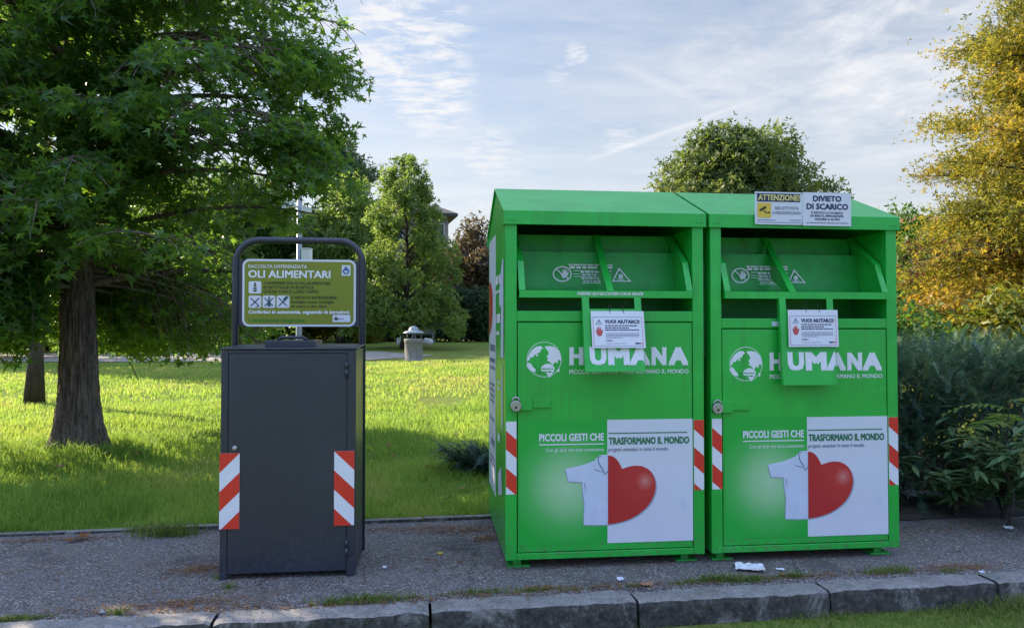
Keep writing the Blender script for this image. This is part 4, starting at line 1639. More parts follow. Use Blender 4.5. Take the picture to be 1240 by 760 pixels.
def build_oil_bin():
    root = empty('oil_bin', FO.O, YAW)
    w = FO.uz(430.5, 560)[0]
    h = FO.uz(350, 421)[1]
    D = 0.50
    mb = MB()
    t = 0.035
    dl, dr = FO.uz(276, 560)[0], FO.uz(419.5, 560)[0]
    dtop = FO.uz(350, 428.3)[1]
    mb.box(0, w, 0.012, D, 0.03, h - 0.012, ANTH)
    mb.box(0, dl - 0.003, 0.0, 0.0115, 0.0, h - 0.012, ANTH)
    mb.box(dr + 0.003, w, 0.0, 0.0115, 0.0, h - 0.012, ANTH)
    mb.box(dl - 0.0029, dr + 0.0029, 0.0, 0.0115, dtop + 0.004, h - 0.012, ANTH)
    for u in (0.002, w - 0.032):
        mb.box(u, u + 0.03, D - 0.032, D - 0.002, 0.0, 0.0299, ANTH)
        mb.box(u, u + 0.03, 0.0118, 0.040, 0.0, 0.0299, ANTH)
    mb.build('body', root, bevel=0.003)
    mb = MB()
    M = Matrix.Translation((0, 0, h)) @ Matrix.Rotation(R(1.6), 4, 'X')
    mb.box(-0.008, w + 0.008, -0.008, D + 0.01, -0.010, 0.0, ANTH, M)
    mb.build('top', root, bevel=0.003)
    # door, lock, hinges
    mb = MB()
    mb.box(dl, dr, 0.002, 0.0112, 0.034, dtop, ANTH)
    door = mb.build('door', root, bevel=0.002)
    mb = MB()
    lu, lz = FO.uz(284.2, 542.5)
    mb.lathe([(0.0, 0.012), (0.011, 0.012), (0.0125, 0.010), (0.0165, 0.006), (0.0175, 0.0)], STEEL)
    lk = mb.build('lock', door)
    lk.location = (lu, 0.0015, lz)
    lk.rotation_euler = (R(90), 0, 0)
    for y0, y1 in ((438, 456.5), (653, 672.5)):
        mb = MB()
        a0, a1, b0, b1 = FO.rect(418.0, y0, 421.6, y1)
        zm = (b0 + b1) / 2
        um = (a0 + a1) / 2
        mb.tube([(um, -0.009, b0), (um, -0.009, zm - 0.002)], 0.009, ANTH, 10)
        mb.tube([(um, -0.009, zm + 0.002), (um, -0.009, b1)], 0.009, ANTH, 10)
        mb.tube([(um, -0.009, zm - 0.0019), (um, -0.009, zm + 0.0019)], 0.006, STEEL, 8)
        mb.build('hinge', door)
    # stickers
    a0, a1, b0, b1 = FO.rect(*o6(46, 258), *o6(117, 526))
    strip('reflective_strip', root, a0 + 0.0, a1, b0, b1, -0.0025, 0.225, -0.112, 0.0)
    a0, a1, b0, b1 = FO.rect(*o6(452, 250), *o6(523, 513))
    strip('reflective_strip', root, a0, min(a1, w - 0.001), b0, b1, -0.0025, 0.225, 0.112, 0.112)
    # lid with handle on the top
    mb = MB()
    a0, a1, b0, b1 = FO.rect(*o5(262, 525), *o5(482, 543), 0.16)
    mb.box(a0, a1, 0.12, 0.42, h + 0.002, h + 0.042, ANTH)
    lid = mb.build('lid', root, bevel=0.004)
    mb = MB()
    zt = FO.uz(352, 408.2, 0.2)[1]
    u0, u1, u2, u3 = (FO.uz(o5(x, 500)[0], 410, 0.2)[0] for x in (312, 330, 424, 442))
    mb.tube([(u0, 0.2, h + 0.042), (u1, 0.2, zt), (u2, 0.2, zt), (u3, 0.2, h + 0.042)], 0.010, ANTH, 8)
    mb.build('handle', lid)
    # tubular frame
    vf = D + 0.035
    ul, ur = FO.uz(284.3, 450, vf)[0], FO.uz(438.6, 450, vf)[0]
    zt = FO.uz(362, 291.3, vf)[1]
    r, rc = 0.0225, 0.155
    pts = [(ul, vf, 0.0)]
    for i in range(9):
        a = R(180 - 90 * i / 8)
        pts.append((ul + rc + rc * math.cos(a), vf, zt - rc + rc * math.sin(a)))
    for i in range(9):
        a = R(90 - 90 * i / 8)
        pts.append((ur - rc + rc * math.cos(a), vf, zt - rc + rc * math.sin(a)))
    pts.append((ur, vf, 0.0))
    mb = MB()
    mb.tube(pts, r, ANTH, 18)
    for z in (0.35, 1.1):
        mb.box(w * 0.04, w * 0.1, D + 0.001, vf - 0.01, z, z + 0.03, ANTH)
        mb.box(w * 0.92, w * 0.98, D + 0.001, vf - 0.01, z, z + 0.03, ANTH)
    fr_ = mb.build('frame', root)
    # sign panel between the tubes
    mb = MB()
    vs = vf - 0.006
    za, zb = FO.uz(362, o5(0, 455)[1], vs)[1], FO.uz(362, o5(0, 161)[1], vs)[1]
    mb.box(ul + r, ur - r, vs + 0.004, vs + 0.010, za + 0.004, zb - 0.004, ANTH)
    mb.build('backing_plate', fr_)
    sg = MB()

    def rt(x0, y0, x1, y1):
        k = 150 / 1240.0
        return FO.rect(290 + x0 * k, 310 + y0 * k, 290 + x1 * k, 310 + y1 * k, vs)

    def q(x, y):
        k = 150 / 1240.0
        return FO.uz(290 + x * k, 310 + y * k, vs)
    a0, a1, b0, b1 = rt(30, 34, 1165, 704)
    sg.prism(rrect_pts(a0, a1, b0, b1, 0.045), lambda a, b, hh: (a, hh, b), vs - 0.004, vs + 0.003, WHITE)
    e = 0.014
    sg.rrect(a0 + e, a1 - e, b0 + e, b1 - e, 0.034, front(vs - 0.0055), OLIVE)
    f1, f2, f3 = front(vs - 0.007), front(vs - 0.0085), front(vs - 0.010)
    sg.text('RACCOLTA DIFFERENZIATA', *rt(92, 88, 678, 122), f1, LETTER, bold=0.012)
    sg.text('OLI ALIMENTARI', *rt(90, 144, 912, 220), f1, LETTER, bold=0.028)
    for tx, x1, y0, y1 in (('CONFERIRE SOLO OLI ALIMENTARI', 910, 256, 286), ('IN BOTTIGLIE DI PLASTICA', 748, 298, 328), ('CHIUSE CON IL LORO TAPPO', 794, 341, 371)):
        sg.text(tx, *rt(240, y0, x1, y1), f1, OLIVEINK, bold=0.02)
    sg.text('È VIETATO INTRODURRE', *rt(520, 394, 976, 430), f1, OLIVEINK, bold=0.028)
    sg.text('bottiglie vuote, bottiglie', *rt(520, 444, 944, 480), f1, OLIVEINK, bold=0.018)
    sg.text('di vetro e olio sfuso', *rt(520, 487, 876, 515), f1, OLIVEINK, bold=0.018)
    sg.text('Conferisci in autonomia, seguendo le istruzioni.', *rt(92, 540, 1106, 588), f1, LETTER, bold=0.036, shear=0.2)
    sg.text("L'ambiente ringrazia.", *rt(94, 622, 668, 668), f1, SIGNGREEN, bold=0.03)
    # pictograms
    for x0, y0, x1, y1 in ((94, 252, 220, 374), (94, 396, 220, 518), (234, 396, 360, 518), (374, 396, 502, 518)):
        sg.rrect(*rt(x0, y0, x1, y1), 0.012, f1, WHITE)
    bottle = [(142, 355), (142, 305), (150, 290), (150, 266), (166, 266), (166, 290), (174, 305), (174, 355)]
    sg.poly([q(x, y) for x, y in bottle][::-1], f2, OLIVEINK)
    sg.rect(*rt(144, 306, 172, 314), f3, WHITE)
    sg.rect(*rt(144, 332, 172, 338), f3, WHITE)
    GREENBOT = mat('bottle_green_ink', (0.01, 0.11, 0.09), 0.5)
    sg.poly([q(x, y) for x, y in ((284, 506), (284, 470), (292, 446), (292, 404), (306, 404), (306, 446), (314, 470), (314, 506))][::-1], f2, GREENBOT)
    sg.poly([q(x, y) for x, y in ((436, 428), (476, 396), (494, 410), (462, 446), (448, 448))][::-1], f2, GREENBOT)
    sg.poly([q(x, y) for x, y in ((162, 506), (196, 494), (202, 502), (170, 512))][::-1], f2, OLIVEINK)
    for x0 in (94, 234, 374):
        for (A, B) in (((20, 22), (106, 104)), ((106, 22), (20, 104))):
            (xa, ya), (xb, yb) = A, B
            dx, dy = xb - xa, yb - ya
            Lq = math.hypot(dx, dy)
            nx, ny = -dy / Lq * 4.5, dx / Lq * 4.5
            P = [q(x0 + xa + nx, 396 + ya + ny), q(x0 + xb + nx, 396 + yb + ny), q(x0 + xb - nx, 396 + yb - ny), q(x0 + xa - nx, 396 + ya - ny)]
            sg.poly(P if A == (106, 22) else P, front(vs - 0.0095 - (0.001 if A[0] > 50 else 0)), NAVY)
    # crest, top right
    sg.rect(*rt(1026, 92, 1112, 198), f1, WHITE)
    ca, cb = q(1068, 152)
    rr = 0.021
    sg.poly([(ca + rr * math.cos(i * math.pi / 12), cb + rr * math.sin(i * math.pi / 12)) for i in range(24)], f2, BLUE)
    sg.poly([q(x, y) for x, y in ((1048, 106), (1054, 118), (1082, 118), (1088, 106), (1076, 112), (1068, 102), (1060, 112))], f2, BLUE)
    sg.poly([q(x, y) for x, y in ((1052, 142), (1068, 152), (1084, 142), (1082, 164), (1068, 174), (1054, 164))][::-1], f3, WHITE)
    sg.rect(*rt(934, 588, 1110, 660), f1, WHITE)
    sg.poly([q(x, y) for x, y in ((950, 640), (950, 620), (962, 612), (976, 618), (988, 612), (990, 640))][::-1], f2, OLIVEINK)
    sg.words(*rt(1000, 622, 1046, 634), f2, GREYINK, 3)
    sg.words(*rt(952, 598, 985, 605), f2, GREYINK, 6)
    sg.build('sign_panel', fr_)
    tag(root, 'dark grey metal cooking oil bin with tubular frame and olive sign above it', 'oil bin')


build_oil_bin()

# ------------------------------------------------------------------ trees and plants
def bark_mat(name, dark, light, sc_=(9, 9, 1.6)):
    m = bpy.data.materials.new(name)
    m.use_nodes = True
    T = NT(m.node_tree)
    b = T.n['Principled BSDF']
    b.inputs['Roughness'].default_value = 0.95
    b.inputs['Specular IOR Level'].default_value = 0.1
    o = T.new('ShaderNodeTexCoord').outputs['Object']
    v = T.mapping(o, sc_)
    n = T.noise(v, 2.2, 6, 0.65, 0.6)
    n2 = T.noise(o, 40, 4, 0.7)
    c = T.ramp(n, [(0.34, dark), (0.50, tuple((a + b_) / 2 for a, b_ in zip(dark, light))), (0.66, light)])
    c = T.mix(0.35, c, T.ramp(n2, [(0.3, dark), (0.7, light)]))
    T.l.new(c, b.inputs['Base Color'])
    bp = T.new('ShaderNodeBump')
    bp.inputs['Strength'].default_value = 1.0
    bp.inputs['Distance'].default_value = 0.04
    T.l.new(n, bp.inputs['Height'])
    T.link(bp, 0, b, 'Normal')
    MATS[name] = m
    return m


BARK = bark_mat('furrowed_bark', (0.028, 0.019, 0.014), (0.34, 0.265, 0.215))
BARK2 = bark_mat('grey_bark', (0.03, 0.025, 0.02), (0.12, 0.10, 0.085), (4, 4, 1))

SWEET = leaf_mat('sweetgum_leaf', [(0.022, 0.075, 0.024), (0.036, 0.105, 0.026), (0.055, 0.14, 0.026), (0.10, 0.18, 0.026)], (0.38, 0.56, 0.03), 0.45, 0.36, 0.55)
MIDGREEN = leaf_mat('midgreen_leaf', [(0.032, 0.080, 0.016), (0.055, 0.12, 0.020), (0.095, 0.16, 0.026)], (0.22, 0.36, 0.03), 0.38)
BRIGHT = leaf_mat('bright_leaf', [(0.055, 0.11, 0.022), (0.095, 0.16, 0.030), (0.155, 0.20, 0.045)], (0.38, 0.46, 0.09), 0.45)
OAK = leaf_mat('oak_leaf', [(0.038, 0.075, 0.026), (0.075, 0.115, 0.030), (0.16, 0.18, 0.040)], (0.30, 0.34, 0.05), 0.36)
GREYGREEN = leaf_mat('pine_leaf', [(0.040, 0.080, 0.034), (0.065, 0.115, 0.045), (0.11, 0.15, 0.05)], (0.24, 0.34, 0.07), 0.32)
RUST = leaf_mat('rust_leaf', [(0.045, 0.042, 0.026), (0.085, 0.062, 0.036), (0.12, 0.10, 0.045)], (0.22, 0.17, 0.06), 0.3)
GOLD = leaf_mat('gold_leaf', [(0.050, 0.075, 0.016), (0.115, 0.135, 0.018), (0.22, 0.185, 0.022), (0.35, 0.215, 0.03)], (0.58, 0.46, 0.06), 0.41)
GOLDGREEN = leaf_mat('goldgreen_leaf', [(0.045, 0.085, 0.012), (0.085, 0.125, 0.014), (0.17, 0.155, 0.014), (0.24, 0.16, 0.016)], (0.36, 0.36, 0.03), 0.35)
ORANGE = leaf_mat('orange_leaf', [(0.15, 0.13, 0.012), (0.28, 0.17, 0.014), (0.33, 0.12, 0.015)], (0.55, 0.34, 0.03), 0.35)
PURPLE = leaf_mat('purple_leaf', [(0.045, 0.018, 0.018), (0.085, 0.030, 0.025), (0.13, 0.055, 0.03)], (0.28, 0.10, 0.06), 0.3)
DARKHEDGE = leaf_mat('hedge_leaf', [(0.012, 0.032, 0.012), (0.022, 0.052, 0.016), (0.040, 0.075, 0.020)], (0.10, 0.18, 0.03), 0.22)
JUNIPER = leaf_mat('juniper_needle', [(0.030, 0.070, 0.052), (0.056, 0.115, 0.082), (0.115, 0.19, 0.125), (0.18, 0.25, 0.11)], (0.10, 0.20, 0.10), 0.15, 0.6)
LANCE = leaf_mat('lance_leaf', [(0.075, 0.14, 0.062), (0.12, 0.20, 0.085), (0.20, 0.27, 0.12)], (0.18, 0.28, 0.06), 0.25, 0.5)
FERN = leaf_mat('pinnate_leaf', [(0.07, 0.14, 0.02), (0.12, 0.19, 0.03), (0.19, 0.22, 0.04)], (0.36, 0.46, 0.05), 0.4)
SPIKE = leaf_mat('flower_spike', [(0.16, 0.18, 0.06), (0.24, 0.24, 0.09)], (0.3, 0.3, 0.1), 0.2)


def vec(a):
    return np.array(a, dtype=float)


def unit(rng, n):
    d = rng.normal(0, 1, (n, 3))
    return d / np.linalg.norm(d, axis=1, keepdims=True)


class Leaves:
    def __init__(s):
        s.V, s.T, s.R, s.off = [], [], [], 0

    def put(s, tmpl, pos, nrm, scl, rnd, rng):
        if len(pos) == 0:
            return
        rot = frames(nrm, rng.uniform(0, 2 * np.pi, len(pos)))
        V, T, Rr = instance(tmpl[0], tmpl[1], pos, rot, scl, np.clip(rnd, 0, 1))
        s.V.append(V)
        s.T.append(T + s.off)
        s.R.append(Rr)
        s.off += len(V)

    def build(s, name, m, parent):
        return fast_mesh(name, np.concatenate(s.V), np.concatenate(s.T), m, np.concatenate(s.R), parent)


TUFTS = [tuft_leaf(i, 5, 0.34) for i in range(4)]


def tree(name, label, x, y, centre_z, rad, trunk_r, mleaf, n_lumps, lump_r, per_lump, leaf, seed, shape='round', group=None, cat='tree', shift=(0, 0), flat=1.0, bark=None, twigs=True, tmpl=None, zmin=None, share=1.0):
    """trunk and limbs that carry leaf masses; crown centre at centre_z above the ground, radii rad"""
    rng = np.random.default_rng(seed)
    rg = random.Random(seed)
    g = terr(x, y)
    root = empty(name, (x, y, g - 0.03))
    C = vec((shift[0], shift[1], centre_z))
    rad = vec(rad)
    lumps = []
    if shape == 'spire':
        for k in range(5):
            a0_, r0_ = rg.uniform(0, 6.28), rad[0] * rg.uniform(0.1, 0.45)
            for j in range(4):
                lumps.append((C + vec((r0_ * math.cos(a0_), r0_ * math.sin(a0_), rad[2] * (0.62 + 0.13 * j) * (1 - 0.25 * r0_ / rad[0]))), lump_r * (0.75 - 0.15 * j)))
    tries = 0
    while len(lumps) < n_lumps and tries < n_lumps * 60:
        tries += 1
        if shape in ('cone', 'spire'):
            h = rg.random() ** 0.9
            a = rg.uniform(0, 2 * math.pi)
            r = (1 - h) ** (0.75 if shape == 'cone' else 0.55) * math.sqrt(rg.uniform(0.25, 1.0))
            p = C + vec((rad[0] * r * math.cos(a), rad[1] * r * math.sin(a), rad[2] * (2 * h - 1)))
            lr = lump_r * (0.45 + 0.65 * (1 - h)) * rg.uniform(0.75, 1.2)
        else:
            d = unit(rng, 1)[0]
            r = rg.uniform(0.35, 0.92) ** 0.6
            p = C + rad * d * r
            lr = lump_r * rg.uniform(0.6, 1.25)
        if zmin is not None and p[2] < zmin:
            continue
        if shape == 'box':
            p = C + rad * vec((rg.uniform(-1, 1), rg.uniform(-1, 1), rg.uniform(-1, 0.85)))
        lumps.append((p, lr))
    L = Leaves()
    for (p, lr) in lumps:
        n = int(per_lump * (lr / lump_r) ** 2)
        d = unit(rng, n)
        rr = lr * (0.35 + 0.65 * rng.uniform(0, 1, n) ** 0.45) * rng.uniform(0.85, 1.25, n)
        pos = p + d * rr[:, None] * vec((1, 1, flat))
        pos = pos[pos[:, 2] > 0.05]
        d = d[:len(pos)]
        nrm = d * 0.6 + vec((0, 0, 0.45)) + rng.normal(0, 0.55, (len(pos), 3))
        base_ = rg.uniform(-0.22, 0.22)
        for k in range(len(TUFTS)):
            sl = slice(k, None, len(TUFTS))
            q = pos[sl]
            L.put(tmpl or TUFTS[k], q, nrm[sl], leaf * rng.uniform(0.6, 1.25, len(q)), rng.uniform(0, 1, len(q)) * 0.6 + 0.2 + base_, rng)
    L.build('crown', mleaf, root)
    # trunk and limbs
    mb = MB()
    top = C[2] + (rad[2] * (0.85 if shape == 'cone' else 0.45))
    pts, rs = [], []
    for i in range(9):
        t = i / 8
        pts.append((shift[0] * t + 0.12 * rad[0] * 0.3 * math.sin(3 * t + seed), shift[1] * t + 0.1 * rad[1] * 0.3 * math.sin(2.3 * t), top * t))
        rs.append(trunk_r * (1.35 if i == 0 else 1.0) * (1 - 0.85 * t))
    mb.tube(pts, rs, bark or BARK2, 10)
    if twigs:
        for (p, lr) in lumps[:int(len(lumps) * share)]:
            zt = max(0.12 * top, min(top * 0.9, p[2] - 0.55 * math.hypot(p[0] - shift[0], p[1] - shift[1])))
            t = zt / top
            i = min(7, int(t * 8))
            f = t * 8 - i
            a = Vector(pts[i]).lerp(Vector(pts[i + 1]), f)
            b = Vector(p)
            mid = a.lerp(b, 0.5) + Vector((0, 0, 0.10 * (b - a).length))
            r0 = max(0.012, trunk_r * (1 - 0.85 * t) * 0.38)
            mb.tube([a, a.lerp(mid, 0.5) + Vector((0, 0, 0.02)), mid, b], [r0, r0 * 0.75, r0 * 0.5, r0 * 0.15], bark or BARK2, 6)
    mb.build('trunk', root)
    tag(root, label, cat, group)
    return root


# ---- the big sweetgum on the left
def sweetgum():
    rng = np.random.default_rng(21)
    rg = random.Random(21)
    bx, by = -5.08, 8.72
    root = empty('sweetgum_tree', (bx, by, 0.0))
    # trunk with furrowed surface
    mb = MB()
    n, rows = 168, 190
    V, F = [], []
    H = 9.6

    def axis(z):
        return Vector((-0.035 * z + 0.03 * math.sin(z * 0.8), 0.03 * math.sin(z * 0.6 + 1), 0))

    def rad(z):
        return 0.08 * math.exp(-z / 0.28) + 0.205 * (1 - z / 11.5) + 0.045 * math.exp(-z / 0.9)
    for i in range(rows + 1):
        z = -0.1 + (H + 0.1) * (i / rows) ** 1.5
        c = axis(max(z, 0))
        r0 = rad(max(z, 0))
        for k in range(n):
            a = 2 * math.pi * k / n
            lobes = 1 + (0.22 * math.sin(5 * a + 0.6) + 0.10 * math.sin(8 * a + 1)) * math.exp(-max(z, 0) / 0.40)
            q = Vector((math.cos(a) * 2.6, math.sin(a) * 2.6, z * 0.9))
            w = noise.noise(q * 2.3)
            wz = z + 0.10 * noise.noise(Vector((math.cos(a) * 3, math.sin(a) * 3, z * 4)))
            rid = 1 - abs(noise.noise(Vector((math.cos(a) * 6.5, math.sin(a) * 6.5, wz * 1.7)))) * 3.2
            rid += 0.5 * (1 - abs(noise.noise(Vector((math.cos(a) * 13, math.sin(a) * 13, wz * 4.5)))) * 3)
            r = r0 * (lobes + 0.06 * w) - 0.020 + 0.021 * max(-1.2, rid)
            V.append((c.x + r * math.cos(a), c.y + r * math.sin(a), z))
    for i in range(rows):
        for k in range(n):
            j = (k + 1) % n
            F.append((i * n + k, i * n + j, (i + 1) * n + j, (i + 1) * n + k))
    mb.add(V, F, BARK, True)

    def rmax(z, az):
        r = float(np.interp(z, [1.0, 2.0, 3.0, 3.8, 5.0, 7.0, 9.0, 10.5], [2.6, 2.9, 3.25, 3.35, 3.0, 2.5, 1.5, 0.4]))
        return r * (1 + 0.10 * noise.noise(Vector((math.cos(az) * 1.7, math.sin(az) * 1.7, z * 0.8))))
    POS, NRM, RND = [], [], []

    def floor_at(p):
        """lowest height of the foliage at a place under the crown"""
        x, y = p[0] + bx, p[1] + by
        if y < 8.95:
            return float(np.interp(x / y, [-0.66, -0.625, -0.612, -0.54, -0.40, -0.32], [1.15, 1.15, 2.0, 2.0, 2.2, 2.7]))
        return float(np.interp(x, [-9.5, -6.2, -5.6, -4.3, -3.4, -2.9, -2.5, -1.9, -1.2], [1.2, 1.1, 1.0, 0.95, 1.0, 1.6, 2.45, 2.85, 3.1]))

    def shoot(p0, d, length, r0, droop, density=1.0, tone=0.0):
        """a leafy shoot: bends down along its length, leaves hang from it"""
        m = max(4, int(length / 0.16))
        pts = [Vector(p0)]
        d = Vector(d).normalized()
        for i in range(m):
            d = (d + Vector((rg.uniform(-0.12, 0.12), rg.uniform(-0.12, 0.12), -droop * (length / m))).lerp(Vector((0, 0, 0)), 0)).normalized()
            pts.append(pts[-1] + d * (length / m))
        while len(pts) > 2 and (pts[-1].z < floor_at(pts[-1]) - 0.05 or math.hypot(pts[-1].x, pts[-1].y) > 3.42):
            pts.pop()
        if pts[-1].z < floor_at(pts[-1]) or math.hypot(pts[-1].x, pts[-1].y) > 3.5:
            return pts
        length *= (len(pts) - 1) / m
        m = len(pts) - 1
        mb.tube(pts, [max(0.0025, r0 * (1 - 0.85 * i / m)) for i in range(m + 1)], BARK, 5, False)
        k = int(length / 0.016 * density)
        for i in range(k):
            t = (0.15 + 0.85 * (i + rg.random()) / k) * m
            a = min(m - 1, int(t))
            p = pts[a].lerp(pts[a + 1], t - a)
            out_ = Vector((rg.gauss(0, 1), rg.gauss(0, 1), rg.gauss(-0.35, 0.7))).normalized()
            POS.append(tuple(p + out_ * rg.uniform(0.05, 0.16)))
            nn = Vector((rg.gauss(0, 0.55), rg.gauss(0, 0.55), 0.75)) + out_ * 0.35
            NRM.append(tuple(nn))
            RND.append(min(1, max(0, rg.betavariate(2, 2.6) + tone + (0.4 if rg.random() < 0.02 else 0))))
        return pts

    def limb(z0, az, L, rise, r0, dens=1.0, fall=0.085, sub=0.24, subdroop=0.9):
        c = axis(z0)
        d0 = Vector((math.cos(az), math.sin(az), 0))
        pts, m = [], 12
        side = Vector((-d0.y, d0.x, 0))
        wig = rg.uniform(-0.25, 0.25)
        for i in range(m + 1):
            s = L * i / m
            z = z0 + rise * s - fall * s * s
            pts.append(c + d0 * s + side * wig * math.sin(s * 1.1) + Vector((0, 0, z)))
        mb.tube(pts, [max(0.008, r0 * (1 - 0.88 * i / m)) for i in range(m + 1)], BARK, 7, False)
        s = 0.45
        flip = 1
        while s < L:
            t = s / L * m
            a = min(m - 1, int(t))
            p = pts[a].lerp(pts[a + 1], t - a)
            tan = (pts[a + 1] - pts[a]).normalized()
            dirv = tan * rg.uniform(0.3, 0.9) + side * flip * rg.uniform(0.6, 1.1) + Vector((0, 0, rg.uniform(-0.35, 0.45)))
            ln = (0.55 + 0.55 * rg.random()) * (1.15 - 0.5 * s / L)
            shoot(p, dirv, ln, 0.010, subdroop, dens)
            flip = -flip
            s += sub * rg.uniform(0.7, 1.3)
        shoot(pts[-1], pts[-1] - pts[-2], 0.5, 0.010, subdroop, dens * 1.2)
    az = 0.3
    z = 1.95
    while z < 10.2:
        L = rmax(z + 0.4, az) - 0.15
        limb(z, az, L, rg.uniform(0.28, 0.5), 0.055 * (1 - z / 13), 1.0 if z < 6.2 else 0.55, fall=0.10, sub=0.15 if z < 6.2 else 0.28)
        az += 2.39996 + rg.uniform(-0.25, 0.25)
        z += 0.115 if z < 6.0 else 0.24
    # low skirt of hanging branches, as in the photograph: to the left in front, and behind to the right
    for k in range(20):                      # left side, low, out of view, added to keep the sun off the pavement
        limb(2.0 + 0.075 * k, 3.25 + 0.62 * math.sin(k * 2.4) + 0.25, 2.5 + 0.8 * math.sin(k * 1.3) ** 2, 0.16, 0.03, 1.15, fall=0.135, sub=0.15, subdroop=1.8)
    for (z0, a_, L) in ((2.0, 4.25, 1.9), (2.15, 4.4, 2.2), (1.95, 4.55, 1.7), (2.3, 4.3, 2.4), (2.1, 4.12, 2.1), (2.4, 4.6, 2.3), (2.25, 4.02, 2.0)):
        limb(z0, a_, L, 0.05, 0.03, 1.3, fall=0.16, sub=0.12, subdroop=3.0)
    for k in range(15):
        limb(1.95 + 0.03 * k, 1.15 + 0.95 * math.sin(k * 2.4), 1.5 + 1.3 * abs(math.sin(k * 1.3)), 0.0, 0.022, 0.9, fall=0.17, sub=0.14, subdroop=2.6)
    for k in range(16):                      # low boughs on the far side, out in the sun
        limb(2.0 + 0.05 * k, 1.52 + 0.42 * math.sin(k * 2.4), 2.9 + 0.5 * math.sin(k * 1.7) ** 2, 0.10, 0.028, 0.85, fall=0.115, sub=0.13, subdroop=2.4)
    for k in range(12):  # more boughs out of view, added to shade the pavement
        limb(2.1 + 0.09 * k, 3.98 + 0.22 * math.sin(k * 2.4), 3.1, 0.10, 0.03, 1.2, fall=0.10, sub=0.15, subdroop=1.8)
    for k in range(9):
        limb(4.2 + 0.17 * k, -0.15 + 0.55 * math.sin(k * 2.4), 3.2, 0.34, 0.045, 1.1, fall=0.075, sub=0.14, subdroop=1.2)
    # boughs that come forward over the trunk
    for k in range(16):
        limb(2.45 + 0.19 * k, -1.57 + 0.85 * math.sin(k * 2.4) - 0.15, 2.1 + 0.5 * math.sin(k * 1.7) ** 2, 0.30, 0.04, 1.1, fall=0.13, sub=0.14, subdroop=1.5)
    # the bough that reaches furthest over the lawn on the right
    for (z0, a_, L) in ((3.3, -0.30, 3.3), (3.6, -0.42, 3.4), (3.0, -0.22, 3.0), (3.9, -0.12, 3.2), (4.2, -0.5, 3.2), (3.5, -0.7, 3.1), (3.45, -0.2, 3.3), (4.5, -0.25, 3.0), (4.0, -0.7, 3.2), (4.8, -0.5, 2.9)):
        limb(z0, a_, L, 0.34, 0.05, 1.15, fall=0.11, sub=0.13, subdroop=1.3)
    P, N, Q = np.array(POS), np.array(NRM), np.array(RND)
    # real trees are cut clear of the trunk and above head height over the pavement
    W_ = P + vec((bx, by, 0))
    keep = np.ones(len(P), bool)
    front_ = W_[:, 1] < 8.95
    q = W_[:, 0] / W_[:, 1]
    wob = 0.16 * np.sin(W_[:, 0] * 5.1) + 0.12 * np.sin(W_[:, 1] * 6.3 + 1)
    zfl = np.interp(W_[:, 0], [-9.5, -6.2, -5.6, -4.3, -3.4, -2.9, -2.5, -1.9, -1.2], [1.2, 1.1, 1.0, 0.95, 1.0, 1.6, 2.45, 2.85, 3.1])
    zfl = np.where(front_, np.interp(q, [-0.66, -0.625, -0.612, -0.54, -0.40, -0.32], [1.15, 1.15, 2.0, 2.0, 2.2, 2.7]), zfl)
    keep &= W_[:, 2] > zfl + wob
    # thinner on the side the sun comes from
    th = np.arctan2(P[:, 1], P[:, 0])
    keep &= ~((th > 1.25) & (th < 3.1) & (np.hypot(P[:, 0], P[:, 1]) > 0.9) & ~((np.hypot(P[:, 0], P[:, 1]) > 2.3) & (th < 2.0) & (W_[:, 2] < 2.6)) & (W_[:, 2] < 4.6) & (rng.uniform(0, 1, len(P)) < 0.55))
    # an airy patch in the right half of the crown, and gaps between the leaf masses
    gap = np.array([noise.noise(Vector((p[0] * 0.95, p[1] * 0.95, p[2] * 1.1))) for p in W_])
    keep &= ~((gap < -0.20) & (W_[:, 2] > 2.2) & (rng.uniform(0, 1, len(P)) < 0.75))
    low = ~front_ & (th < 1.2) & (th > -0.6) & (W_[:, 2] < 2.9)
    keep &= ~(low & (rng.uniform(0, 1, len(P)) < 0.74 - 0.9 * gap))
    airy = (q > -0.48) & (q < -0.325) & (W_[:, 2] > 2.7) & (W_[:, 2] < 5.4)
    keep &= ~(airy & (rng.uniform(0, 1, len(P)) < 0.62 + 1.3 * np.clip(-gap, -0.25, 0.3)))
    keep &= np.hypot(P[:, 0], P[:, 1]) < np.interp(W_[:, 2], [1, 3, 3.9, 5, 6], [3.6, 3.5, 3.6, 3.25, 3.0])
    P, N, Q = P[keep], N[keep], Q[keep]
    L = Leaves()
    S_ = rng.uniform(0.10, 0.22, len(P)) * rng.uniform(0.85, 1.1, len(P))
    L.put(STAR, P[::2], N[::2], S_[::2], Q[::2], rng)
    L.put(CURLED, P[1::2], N[1::2], S_[1::2] * 1.1, Q[1::2], rng)
    mb.build('trunk', root)
    L.build('crown', SWEET, root)
    print('sweetgum leaves', len(P))
    tag(root, 'large sweetgum tree with furrowed trunk and star shaped leaves on the lawn', 'tree')


sweetgum()

# ---- trees behind the lawn, left to right
bt = 'trees and bushes behind the lawn'


def X_at(px, Y):
    return (px - CX) / F_PX * Y


